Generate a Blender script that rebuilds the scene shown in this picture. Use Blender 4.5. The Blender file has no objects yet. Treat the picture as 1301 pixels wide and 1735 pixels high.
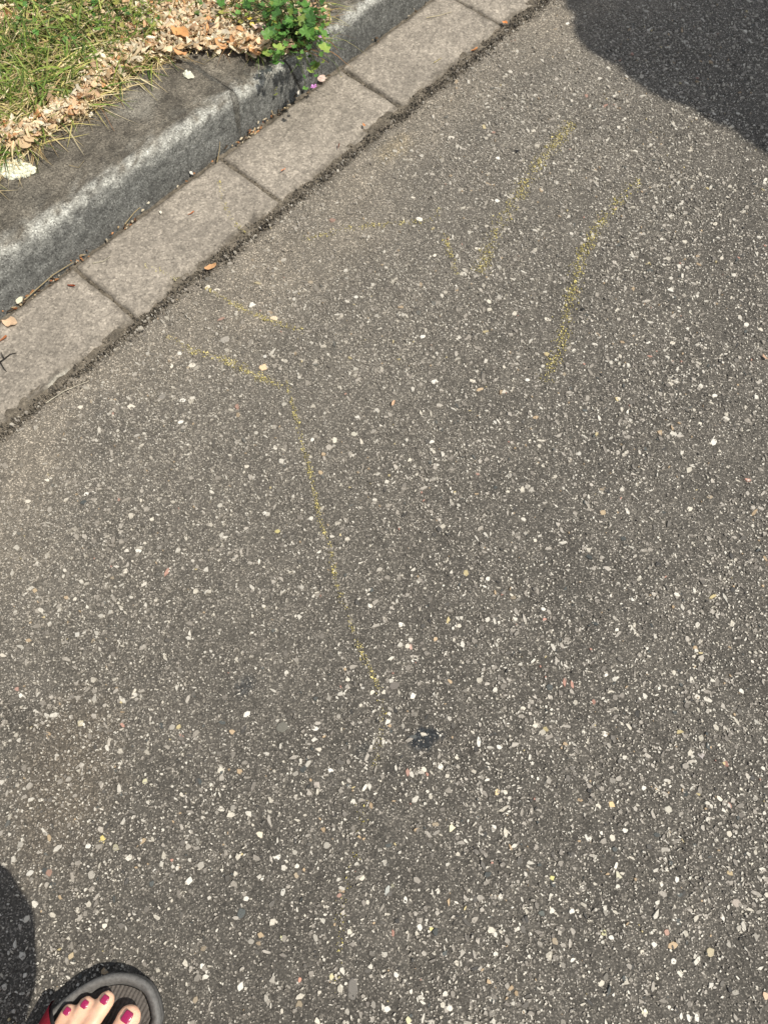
import bpy, bmesh, math, random
import numpy as np
from mathutils import Vector, Matrix

R = math.radians
rng = np.random.default_rng(7)
random.seed(7)
S = bpy.context.scene
COL = S.collection

# ------------------------------------------------------------------ camera
CAM_H = 1.10
PITCH = R(65.5)
FPX = 1403.0
cam = bpy.data.cameras.new('camera')
cam_o = bpy.data.objects.new('camera', cam)
COL.objects.link(cam_o)
cam.sensor_fit = 'VERTICAL'
cam.sensor_height = 36
cam.lens = FPX / 1735 * 36
cam.clip_start = 0.01
cam.clip_end = 500
cam_o.location = (0, 0, CAM_H)
cam_o.rotation_euler = (math.pi / 2 - PITCH, 0, 0)
S.camera = cam_o

# ------------------------------------------------------------------ light
SUN_EL = R(58)
SHADOW_DIR = Vector((-0.90, 0.42, 0)).normalized()
w = bpy.data.worlds.new('World')
S.world = w
w.use_nodes = True
nt = w.node_tree
sky = nt.nodes.new('ShaderNodeTexSky')
sky.sky_type = 'NISHITA'
sky.sun_disc = False
sky.sun_elevation = SUN_EL
to_sun = -SHADOW_DIR
sky.sun_rotation = math.atan2(to_sun.x, to_sun.y)
bg = nt.nodes['Background']
bg.inputs['Strength'].default_value = 0.12
hsv = nt.nodes.new('ShaderNodeHueSaturation')      # thin white summer haze: paler sky
hsv.inputs['Saturation'].default_value = 0.30
nt.links.new(sky.outputs[0], hsv.inputs['Color'])
nt.links.new(hsv.outputs[0], bg.inputs['Color'])
sun = bpy.data.lights.new('sun', 'SUN')
sun.energy = 4.2
sun.angle = R(0.53)
sun.color = (1.0, 0.935, 0.83)
sun_o = bpy.data.objects.new('sun', sun)
COL.objects.link(sun_o)
L = -(to_sun * math.cos(SUN_EL) + Vector((0, 0, math.sin(SUN_EL))))
sun_o.rotation_euler = L.to_track_quat('-Z', 'Y').to_euler()
sun_o.location = (4, -3, 6)
S.view_settings.view_transform = 'Standard'
S.view_settings.look = 'None'
S.view_settings.exposure = 0.42
S.view_settings.gamma = 1
S.view_settings.use_curve_mapping = False

# ------------------------------------------------------------------ site frame
KA = R(48)                                   # direction of the kerb on the ground
K = np.array([math.cos(KA), math.sin(KA)])
N = np.array([-K[1], K[0]])
T_ROAD = 0.864                               # edge of the asphalt
T_SLAB = 1.027                               # back edge of the gutter slabs
KERB_H = 0.080


def G(u, v, z=0.0):
    """point of the place (at height z) seen at a spot of the photograph"""
    x = (u - 650.5) / FPX
    y = (v - 867.5) / FPX
    d = (x, math.cos(PITCH) - y * math.sin(PITCH), -math.sin(PITCH) - y * math.cos(PITCH))
    q = (CAM_H - z) / -d[2]
    return (d[0] * q, d[1] * q, z)


def ST(u, v, z=0.0):
    p = G(u, v, z)
    return p[0] * K[0] + p[1] * K[1], p[0] * N[0] + p[1] * N[1]


def W(s, t, z=0.0):
    return (s * K[0] + t * N[0], s * K[1] + t * N[1], z)


# ------------------------------------------------------------------ noise
def _h(ix, iy, seed):
    n = (ix.astype(np.int64) * 374761393 + iy.astype(np.int64) * 668265263 + seed * 1442695041) & 0xffffffff
    n = ((n ^ (n >> 13)) * 1274126177) & 0xffffffff
    n = ((n ^ (n >> 16)) * 2246822519) & 0xffffffff
    return ((n ^ (n >> 15)) & 0xffffff) / float(0xffffff)


def vn(x, y, seed=0):
    x = np.asarray(x, float)
    y = np.asarray(y, float)
    ix = np.floor(x)
    iy = np.floor(y)
    fx = x - ix
    fy = y - iy
    fx = fx * fx * (3 - 2 * fx)
    fy = fy * fy * (3 - 2 * fy)
    a = _h(ix, iy, seed)
    b = _h(ix + 1, iy, seed)
    c = _h(ix, iy + 1, seed)
    d = _h(ix + 1, iy + 1, seed)
    return (a * (1 - fx) + b * fx) * (1 - fy) + (c * (1 - fx) + d * fx) * fy - 0.5


def fbm(x, y, seed=0, o=4, g=0.55):
    r = 0
    a = 1.0
    for i in range(o):
        r = r + a * vn(x * 2 ** i + 17.3 * i, y * 2 ** i - 9.1 * i, seed + i)
        a *= g
    return r


def sstep(a, b, x):
    q = np.clip((x - a) / (b - a), 0, 1)
    return q * q * (3 - 2 * q)


# ------------------------------------------------------------------ mesh helpers
def tag(o, label=None, cat=None, group=None, kind=None):
    if label: o['label'] = label
    if cat: o['category'] = cat
    if group: o['group'] = group
    if kind: o['kind'] = kind
    return o


def link(name, me, mat=None, parent=None):
    o = bpy.data.objects.new(name, me)
    COL.objects.link(o)
    if mat is not None and me is not None and not me.materials:
        me.materials.append(mat)
    if parent: o.parent = parent
    return o


def np_mesh(name, co, faces, smooth=False, col=None):
    """co (n,3); faces = list of arrays (m,k) with their own k"""
    me = bpy.data.meshes.new(name)
    co = np.asarray(co, np.float32)
    me.vertices.add(len(co))
    me.vertices.foreach_set('co', co.ravel())
    if isinstance(faces, np.ndarray): faces = [faces]
    tot = sum(len(f) for f in faces)
    li = np.concatenate([np.asarray(f, np.int32).ravel() for f in faces])
    sizes = np.concatenate([np.full(len(f), f.shape[1], np.int32) for f in faces])
    st = np.concatenate([[0], np.cumsum(sizes)[:-1]]).astype(np.int32)
    me.loops.add(len(li))
    me.loops.foreach_set('vertex_index', li)
    me.polygons.add(tot)
    me.polygons.foreach_set('loop_start', st)
    me.polygons.foreach_set('loop_total', sizes)
    me.update(calc_edges=True)
    me.polygons.foreach_set('use_smooth', np.full(tot, smooth, bool))
    if col is not None:
        at = me.color_attributes.new('Col', 'FLOAT_COLOR', 'POINT')
        c = np.ones((len(co), 4), np.float32)
        c[:, :3] = col
        at.data.foreach_set('color', c.ravel())
    me.validate()
    return me


def grid_faces(m, n):
    i = np.arange(m - 1)[:, None] * n + np.arange(n - 1)[None, :]
    i = i.ravel()
    return np.stack([i, i + n, i + n + 1, i + 1], 1)


def grid_mesh(name, X, Y, Z, smooth=True, col=None):
    m, n = X.shape
    co = np.stack([X.ravel(), Y.ravel(), Z.ravel()], 1)
    if col is not None: col = col.reshape(-1, 3)
    return np_mesh(name, co, grid_faces(m, n), smooth, col)


def chips(name, cx, cy, cz, r, asp, ang, hgt, col, nside=6, inset=0.72, sink=0.0015, tilt=0.12):
    """flat-topped angular chips: one joined mesh"""
    n = len(cx)
    j = np.arange(nside)
    a = 2 * math.pi * (j[None, :] + rng.uniform(-.35, .35, (n, nside))) / nside
    rr = r[:, None] * rng.uniform(.58, 1.18, (n, nside))
    lx = np.cos(a) * rr * asp[:, None]
    ly = np.sin(a) * rr / asp[:, None]
    ca, sa = np.cos(ang)[:, None], np.sin(ang)[:, None]
    gx = lx * ca - ly * sa
    gy = lx * sa + ly * ca
    tx = rng.normal(0, tilt, n)[:, None]
    ty = rng.normal(0, tilt, n)[:, None]
    bot = np.stack([cx[:, None] + gx, cy[:, None] + gy, np.broadcast_to((cz - sink)[:, None], gx.shape)], 2)
    ix, iy = gx * inset, gy * inset
    top = np.stack([cx[:, None] + ix, cy[:, None] + iy, (cz + hgt)[:, None] + ix * tx + iy * ty], 2)
    co = np.concatenate([bot, top], 1).reshape(-1, 3)
    base = (np.arange(n) * 2 * nside)[:, None]
    topf = base + nside + j[None, :]
    sides = []
    for q in range(nside):
        q2 = (q + 1) % nside
        sides.append(np.concatenate([base + q, base + q2, base + nside + q2, base + nside + q], 1))
    sides = np.concatenate(sides, 0)
    c = np.repeat(col, 2 * nside, axis=0)
    return np_mesh(name, co, [topf, sides], False, c)


# ------------------------------------------------------------------ material helpers
def mat(name):
    m = bpy.data.materials.new(name)
    m.use_nodes = True
    n = m.node_tree.nodes
    return m, m.node_tree, n, m.node_tree.links, n['Principled BSDF']


def noise_n(nt, scale, detail=4, rough=.6, coord=None):
    q = nt.nodes.new('ShaderNodeTexNoise')
    q.inputs['Scale'].default_value = scale
    q.inputs['Detail'].default_value = detail
    q.inputs['Roughness'].default_value = rough
    if coord is not None: nt.links.new(coord, q.inputs['Vector'])
    return q


def ramp(nt, src, pts):
    q = nt.nodes.new('ShaderNodeValToRGB')
    e = q.color_ramp.elements
    while len(e) > 1: e.remove(e[-1])
    e[0].position = pts[0][0]
    e[0].color = (*pts[0][1], 1) if len(pts[0][1]) == 3 else pts[0][1]
    for p, c in pts[1:]:
        k = e.new(p)
        k.color = (*c, 1) if len(c) == 3 else c
    nt.links.new(src, q.inputs[0])
    return q


def mix(nt, typ, fac, a, b):
    q = nt.nodes.new('ShaderNodeMix')
    q.data_type = 'RGBA'
    q.blend_type = typ
    for sock, val in ((q.inputs[0], fac), (q.inputs[6], a), (q.inputs[7], b)):
        if hasattr(val, 'is_output'):
            nt.links.new(val, sock)
        elif isinstance(val, (int, float)):
            sock.default_value = val
        else:
            sock.default_value = (*val, 1)
    return q.outputs[2]


def bump(nt, h, strength, dist, normal=None):
    b = nt.nodes.new('ShaderNodeBump')
    b.inputs['Strength'].default_value = strength
    b.inputs['Distance'].default_value = dist
    nt.links.new(h, b.inputs['Height'])
    if normal is not None: nt.links.new(normal, b.inputs['Normal'])
    return b.outputs[0]


def g3(v): return (v, v, v)


def obj_coord(nt):
    return nt.nodes.new('ShaderNodeTexCoord').outputs['Object']


# asphalt matrix: vertex colour carries silt / wear and one shadow sliver, voronoi carries the fine chips
def asphalt_mat():
    m, nt, n, l, b = mat('asphalt')
    c = obj_coord(nt)
    at = n.new('ShaderNodeAttribute')
    at.attribute_name = 'Col'
    v = n.new('ShaderNodeTexVoronoi')
    v.inputs['Scale'].default_value = 330
    v.inputs['Randomness'].default_value = 1
    l.new(c, v.inputs['Vector'])
    sep = n.new('ShaderNodeSeparateColor')
    l.new(v.outputs['Color'], sep.inputs[0])
    inside = ramp(nt, v.outputs['Distance'], [(0.30, g3(1)), (0.42, g3(0))])
    pick = ramp(nt, sep.outputs[0], [(0.50, g3(0)), (0.60, g3(.25)), (0.82, g3(.40)), (0.90, g3(.9))])
    f = mix(nt, 'MULTIPLY', 1.0, inside.outputs[0], pick.outputs[0])
    chipc = ramp(nt, sep.outputs[1], [(0, (.20, .18, .155)), (.5, (.38, .35, .30)), (1, (.56, .53, .47))])
    v2 = n.new('ShaderNodeTexVoronoi')
    v2.inputs['Scale'].default_value = 620
    l.new(c, v2.inputs['Vector'])
    sep2 = n.new('ShaderNodeSeparateColor')
    l.new(v2.outputs['Color'], sep2.inputs[0])
    tone = ramp(nt, sep2.outputs[0], [(0, g3(.55)), (.6, g3(1.0)), (.86, g3(1.35)), (.93, g3(2.4)), (1, g3(2.8))])
    base = mix(nt, 'MULTIPLY', 1.0, at.outputs['Color'], tone.outputs[0])
    nz = noise_n(nt, 9, 3, .6, c)
    big = ramp(nt, nz.outputs[0], [(.3, g3(.86)), (.7, g3(1.14))])
    base = mix(nt, 'MULTIPLY', 1.0, base, big.outputs[0])
    sil = n.new('ShaderNodeMath'); sil.operation = 'MULTIPLY'
    l.new(f, sil.inputs[0]); l.new(at.outputs['Alpha'], sil.inputs[1])
    colr = mix(nt, 'MIX', sil.outputs[0], base, chipc.outputs[0])
    v3 = n.new('ShaderNodeTexVoronoi')              # bigger chips where none are modelled
    v3.inputs['Scale'].default_value = 165
    l.new(c, v3.inputs['Vector'])
    sep3 = n.new('ShaderNodeSeparateColor')
    l.new(v3.outputs['Color'], sep3.inputs[0])
    in3 = ramp(nt, v3.outputs['Distance'], [(0.34, g3(1)), (0.44, g3(0))])
    pk3 = ramp(nt, sep3.outputs[0], [(0.45, g3(0)), (0.55, g3(.5)), (0.75, g3(1))])
    fr = n.new('ShaderNodeAttribute')
    fr.attribute_name = 'Far'
    f3 = mix(nt, 'MULTIPLY', 1.0, in3.outputs[0], pk3.outputs[0])
    f3 = mix(nt, 'MULTIPLY', 1.0, f3, fr.outputs['Fac'])
    c3 = ramp(nt, sep3.outputs[1], [(0, (.16, .15, .13)), (.5, (.33, .31, .27)), (1, (.54, .51, .45))])
    colr = mix(nt, 'MIX', f3, colr, c3.outputs[0])
    l.new(colr, b.inputs['Base Color'])
    b.inputs['Roughness'].default_value = .82
    b.inputs['Specular IOR Level'].default_value = .35
    n1 = noise_n(nt, 260, 3, .7, c)
    add = n.new('ShaderNodeMath'); add.operation = 'ADD'
    l.new(n1.outputs[0], add.inputs[0]); l.new(f, add.inputs[1])
    l.new(bump(nt, add.outputs[0], .9, .0016), b.inputs['Normal'])
    return m


def chip_mat(name='stone_chip', objcol=False, rough=.7):
    m, nt, n, l, b = mat(name)
    c = obj_coord(nt)
    if objcol:
        oi = n.new('ShaderNodeObjectInfo')
        src = oi.outputs['Color']
    else:
        at = n.new('ShaderNodeAttribute')
        at.attribute_name = 'Col'
        src = at.outputs['Color']
    nz = noise_n(nt, 420, 4, .65, c)
    r = ramp(nt, nz.outputs[0], [(.25, g3(.68)), (.5, g3(.98)), (.75, g3(1.2))])
    l.new(mix(nt, 'MULTIPLY', 1.0, src, r.outputs[0]), b.inputs['Base Color'])
    b.inputs['Roughness'].default_value = rough
    b.inputs['Specular IOR Level'].default_value = .4
    l.new(bump(nt, nz.outputs[0], .5, .0008), b.inputs['Normal'])
    return m


def concrete_mat(name, fine=420, contrast=1.0, rough=.9):
    """vertex colour times a fine exposed-aggregate speckle"""
    m, nt, n, l, b = mat(name)
    c = obj_coord(nt)
    at = n.new('ShaderNodeAttribute')
    at.attribute_name = 'Col'
    v = n.new('ShaderNodeTexVoronoi')
    v.inputs['Scale'].default_value = fine
    l.new(c, v.inputs['Vector'])
    sep = n.new('ShaderNodeSeparateColor')
    l.new(v.outputs['Color'], sep.inputs[0])
    k = contrast
    r = ramp(nt, sep.outputs[0], [(0, g3(1 - .5 * k)), (.25, g3(1 - .15 * k)), (.7, g3(1 + .08 * k)), (.9, g3(1 + .4 * k)), (1, g3(1 + .75 * k))])
    n2 = noise_n(nt, 130, 4, .7, c)
    r2 = ramp(nt, n2.outputs[0], [(.3, g3(.72)), (.5, g3(1)), (.72, g3(1.22))])
    x = mix(nt, 'MULTIPLY', 1.0, at.outputs['Color'], r.outputs[0])
    x = mix(nt, 'MULTIPLY', 1.0, x, r2.outputs[0])
    l.new(x, b.inputs['Base Color'])
    b.inputs['Roughness'].default_value = rough
    b.inputs['Specular IOR Level'].default_value = .3
    n3 = noise_n(nt, 380, 3, .7, c)
    a = bump(nt, n2.outputs[0], .6, .003)
    l.new(bump(nt, n3.outputs[0], .8, .0014, a), b.inputs['Normal'])
    return m


def soft_mat(name, rough=.6, spec=.3, trans=0.0, objcol=False, var=.25, scale=160):
    """plants, litter, cloth: colour from the mesh or the object with a little mottling"""
    m, nt, n, l, b = mat(name)
    c = obj_coord(nt)
    if objcol:
        src = n.new('ShaderNodeObjectInfo').outputs['Color']
    else:
        at = n.new('ShaderNodeAttribute')
        at.attribute_name = 'Col'
        src = at.outputs['Color']
    nz = noise_n(nt, scale, 4, .6, c)
    r = ramp(nt, nz.outputs[0], [(.25, g3(1 - var)), (.75, g3(1 + var))])
    x = mix(nt, 'MULTIPLY', 1.0, src, r.outputs[0])
    l.new(x, b.inputs['Base Color'])
    b.inputs['Roughness'].default_value = rough
    b.inputs['Specular IOR Level'].default_value = spec
    l.new(bump(nt, nz.outputs[0], .4, .001), b.inputs['Normal'])
    if trans:
        tr = n.new('ShaderNodeBsdfTranslucent')
        l.new(x, tr.inputs['Color'])
        mx = n.new('ShaderNodeMixShader')
        mx.inputs[0].default_value = trans
        l.new(b.outputs[0], mx.inputs[1])
        l.new(tr.outputs[0], mx.inputs[2])
        l.new(mx.outputs[0], n['Material Output'].inputs['Surface'])
    return m


def plain_mat(name, col, rough=.6, spec=.4, var=.12, scale=90, coat=0, sss=0):
    m, nt, n, l, b = mat(name)
    c = obj_coord(nt)
    nz = noise_n(nt, scale, 4, .6, c)
    r = ramp(nt, nz.outputs[0], [(.3, tuple(x * (1 - var) for x in col)), (.7, tuple(min(1, x * (1 + var)) for x in col))])
    l.new(r.outputs[0], b.inputs['Base Color'])
    b.inputs['Roughness'].default_value = rough
    b.inputs['Specular IOR Level'].default_value = spec
    b.inputs['Coat Weight'].default_value = coat
    b.inputs['Coat Roughness'].default_value = .12
    if sss:
        b.inputs['Subsurface Weight'].default_value = sss
        b.inputs['Subsurface Radius'].default_value = (.008, .003, .0015)
        b.inputs['Subsurface Scale'].default_value = .5
    l.new(bump(nt, nz.outputs[0], .25, .001), b.inputs['Normal'])
    return m


M_ASPH = asphalt_mat()
M_CHIP = chip_mat()
M_STONE = chip_mat('loose_stone', True)
M_SLAB = concrete_mat('gutter_concrete', 330, .62)
M_KERB = concrete_mat('kerb_granite', 480, 1.05)
M_DIRT = concrete_mat('dirt', 350, .7)
M_LEAF = soft_mat('green_leaf', .45, .4, .35, var=.2)
M_GRASS = soft_mat('grass_blade', .5, .35, .35, var=.12)
M_DRY = soft_mat('dry_litter', .75, .2, .25, var=.25)
M_DRYOBJ = soft_mat('dry_leaf', .75, .2, .25, objcol=True, var=.3)
M_CHALK = soft_mat('chalk_dust', .95, .1, 0, var=.2, scale=500)
M_LICHEN = soft_mat('lichen_crust', .95, .1, 0, var=.2, scale=500)

# ------------------------------------------------------------------ road
def low(s, t):
    return 0.0016 * fbm(s * 12, t * 12, 3, 3) + 0.0010 * vn(s * 60, t * 60, 9)


def silt(s, t):
    """how much dust and silt lies on the asphalt (strip along the gutter, thin patches elsewhere)"""
    d = T_ROAD - t
    e = 0.155 + 0.14 * fbm(s * 4.2 + 4, t * 2, 21, 3) + .03 * sstep(.8, 1.2, s)
    a = 1 - sstep(e * .35, e * 1.35, d + .03 * fbm(s * 22, t * 22, 24, 3))
    a = a * (0.80 + .5 * fbm(s * 10, t * 10, 27, 3))
    return np.clip(a, 0, 1)


def edge_wiggle(s):
    return 0.007 * fbm(s * 14, s * 0 + 3, 51, 3) + 0.006 * fbm(s * 70, s * 0, 53, 2)


def axis(lo, hi, step, far, k=1.45):
    a = np.arange(lo, hi + step / 2, step)
    lowside, highside = [], []
    d = step
    x = lo
    while x > -far:
        d *= k; x -= d; lowside.append(x)
    d = step
    x = hi
    while x < far:
        d *= k; x += d; highside.append(x)
    return np.array(lowside[::-1] + list(a) + highside)


def view_dist(s, t):
    x = s * K[0] + t * N[0]
    y = s * K[1] + t * N[1]
    half = .67 + np.clip(y, 0, 3) * .235
    return np.maximum.reduce([np.abs(x) - half, -.36 - y, y - 2.02, np.zeros_like(x)])


sa = axis(-0.62, 2.08, .004, 60, 1.11)
ta = axis(-0.72, T_ROAD, .004, 60, 1.11)
ta = ta[ta <= T_ROAD + 1e-6]
SS, TT = np.meshgrid(sa, ta, indexing='ij')
near = ((SS > -1) & (SS < 2.6) & (TT > -1.2)).astype(float)
Z = low(SS, TT) + near * (0.0026 * vn(SS * 140, TT * 140, 31) + .0014 * vn(SS * 260, TT * 260, 33) - .0003)
dd = T_ROAD - TT
gw = 0.026 + 0.026 * fbm(SS * 11, TT * 0, 41, 4)
groove = (1 - sstep(0, 1, dd / np.maximum(gw, .006)))
sl = silt(SS, TT)
Z += sl * (1 - groove) * 0.0022 * fbm(SS * 70, TT * 70, 43, 3)
Z -= groove * (0.0045 + .0085 * fbm(SS * 75, TT * 75, 44, 3)) * near
TT2 = TT + np.where(TT > T_ROAD - .0005, edge_wiggle(SS) * 0 + .012, 0)
base = np.array([.066, .0605, .0515])
siltc = np.array([.24, .205, .158])
var = (1 + .22 * fbm(SS * 2.2, TT * 2.2, 61, 4))[..., None] * (1 + .25 * fbm(SS * 45, TT * 45, 62, 3))[..., None]
C = base * var
C = C * (1 - .78 * sl[..., None]) + siltc * (1 + .35 * fbm(SS * 30, TT * 30, 64, 4))[..., None] * .84 * sl[..., None]
# broad film of grey dust over the far half of the road, cleaner near the feet
film = sstep(.05, .75, TT + .25 * SS * 0 + .1 * fbm(SS * 2, TT * 2, 66, 3))
C = C * (1 - .60 * film[..., None]) + np.array([.136, .123, .102]) * .60 * film[..., None]
gd = np.clip(groove * 1.0, 0, 1)[..., None] * (.70 + 1.1 * fbm(SS * 70, TT * 70, 68, 3))[..., None]
C = C * (1 - np.clip(gd, 0, 1)) + np.array([.066, .057, .044]) * np.clip(gd, 0, 1)


def stain_or_shade(C, u, v, rx, ry, ang, colr, amt, seed, hard=.25):
    s0, t0 = ST(u, v)
    a = R(ang)
    ds, dt = SS - s0, TT - t0
    x = (ds * math.cos(a) + dt * math.sin(a)) / rx
    y = (-ds * math.sin(a) + dt * math.cos(a)) / ry
    d = np.sqrt(x * x + y * y) + .55 * fbm(SS * 80, TT * 80, seed, 3)
    m = (1 - sstep(1 - hard, 1 + hard, d))[..., None] * amt
    return C * (1 - m) + np.array(colr) * m


C = stain_or_shade(C, 716, 1254, .023, .0135, -24, (.016, .019, .022), .97, 71, .18)
C = stain_or_shade(C, 415, 1163, .014, .011, 10, (.035, .037, .038), .7, 72, .5)
C = stain_or_shade(C, 682, 1298, .028, .006, -20, (.035, .033, .030), .6, 73, .5)
C = stain_or_shade(C, 617, 1275, .012, .009, 30, (.03, .032, .03), .6, 74, .5)
C = stain_or_shade(C, 5, 1210, .02, .05, 30, (.04, .036, .03), .55, 75, .5)  # shadow sliver at the left edge, painted into the road colour
C = stain_or_shade(C, 668, 250, .04, .02, 0, (.20, .165, .105), .5, 76, .6)
C = stain_or_shade(C, 110, 1320, .10, .06, 30, (.10, .083, .062), .5, 77, .6)
alpha = (1 - .8 * sl) * (1 - np.clip(groove * 1.5, 0, 1))
co = np.stack([SS * K[0] + TT2 * N[0], SS * K[1] + TT2 * N[1], Z], 2).reshape(-1, 3)
me = np_mesh('road', co, grid_faces(*SS.shape), True)
at = me.color_attributes.new('Col', 'FLOAT_COLOR', 'POINT')
at.data.foreach_set('color', np.concatenate([np.clip(C, .005, 1), alpha[..., None]], 2).astype(np.float32).ravel())
fa = me.attributes.new('Far', 'FLOAT', 'POINT')
fa.data.foreach_set('value', sstep(0, .75, view_dist(SS, TT)).astype(np.float32).ravel())
road = link('road', me, M_ASPH)
tag(road, 'grey asphalt road with pale stone chips', kind='structure')

# --- aggregate
PAL = np.array([
    (.50, .475, .415), (.44, .41, .345), (.33, .305, .265), (.235, .215, .185), (.165, .15, .13),
    (.105, .097, .085), (.045, .043, .04), (.060, .066, .064), (.36, .27, .17), (.36, .20, .155), (.44, .37, .20)])


def frame_pts(n):
    """random road points: dense in the view, thinning out well beyond it"""
    n = int(n * 2.3)
    s = rng.uniform(-1.35, 2.75, n)
    t = rng.uniform(-1.45, T_ROAD - .004, n)
    d = view_dist(s, t)
    k = rng.uniform(0, 1, n) < 1 - sstep(0, .75, d)
    return s[k], t[k]


def aggregate(name, n, rmin, rmax, power, weights, nside, keep_silt, hscale):
    s, t = frame_pts(n)
    sl_ = silt(s, t)
    keep = rng.uniform(0, 1, len(s)) > sl_ * (1 - keep_silt)
    dens = .75 + .8 * fbm(s * 6, t * 6, 81, 3)
    keep &= rng.uniform(0, 1, len(s)) < np.clip(dens, .3, 1)
    for u_, v_, rx, ry in ((718, 1253, .019, .0115), (704, 1262, .015, .008), (415, 1163, .008, .007)):
        s_, t_ = ST(u_, v_)
        keep &= ~((np.hypot((s - s_) / rx, (t - t_) / ry) < 1) & (rng.uniform(0, 1, len(s)) < .93))
    s, t, sl_ = s[keep], t[keep], sl_[keep]
    m = len(s)
    r = rmin + (rmax - rmin) * rng.uniform(0, 1, m) ** power
    asp = np.sqrt(1 + 2.0 * rng.uniform(0, 1, m) ** 2)
    wts = np.array(weights, float)
    idx = rng.choice(len(PAL), m, p=wts / wts.sum())
    c = PAL[idx] * rng.uniform(.8, 1.15, (m, 1))
    dusty = np.clip(np.maximum(sl_ * .6, .34 * sstep(.05, .8, t + .1 * fbm(s * 2, t * 2, 66, 3))), 0, 1)[:, None]
    c = c * (1 - dusty) + np.array([.215, .19, .152]) * dusty
    z = low(s, t)
    x, y = s * K[0] + t * N[0], s * K[1] + t * N[1]
    me = chips(name, x, y, z, r, asp, rng.uniform(0, 6.28, m), hscale * rng.uniform(.2, 1, m), c, nside, .80)
    o = link(name, me, M_CHIP, road)
    o['kind'] = 'stuff'
    return o


aggregate('stone_chips', 36000, .0019, .0056, 2.5, (15, 9, 16, 18, 16, 9, 4, 2, 1.6, .5, .5), 6, .5, .0017)
aggregate('fine_stone_chips', 135000, .0008, .0024, 1.4, (26, 14, 20, 16, 10, 5, 2, 1, 1, .1, .2), 5, .3, .0018)

# individually placed stones: the ones that stand out, then a random filling up to about 290
def stone_mesh(i):
    r = random.Random(100 + i)
    k = r.choice((6, 7, 7, 8))
    bm = bmesh.new()
    lo, hi, tp = [], [], []
    rad = [r.uniform(.62, 1.18) for _ in range(k)]
    for j in range(k):
        a = 2 * math.pi * (j + r.uniform(-.33, .33)) / k
        lo.append(bm.verts.new((math.cos(a) * rad[j], math.sin(a) * rad[j], -.35)))
        hi.append(bm.verts.new((math.cos(a) * rad[j] * .94, math.sin(a) * rad[j] * .94, .14 + r.uniform(-.04, .04))))
        tp.append(bm.verts.new((math.cos(a) * rad[j] * .80, math.sin(a) * rad[j] * .80, .24 + r.uniform(-.05, .05))))
    for j in range(k):
        j2 = (j + 1) % k
        bm.faces.new((lo[j], lo[j2], hi[j2], hi[j]))
        bm.faces.new((hi[j], hi[j2], tp[j2], tp[j]))
    bm.faces.new(tp)
    for f in bm.faces: f.smooth = False
    me = bpy.data.meshes.new('stone')
    bm.to_mesh(me); bm.free()
    me.materials.append(M_STONE)
    return me


STONES = [stone_mesh(i) for i in range(14)]
WHT, CRM, GRY, MID, DRK, TAN, PNK, BLU, YEL = (.60, .58, .52), (.54, .50, .42), (.32, .30, .26), (.20, .185, .16), (.085, .08, .072), (.36, .28, .18), (.34, .21, .17), (.075, .083, .080), (.55, .46, .17)
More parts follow.
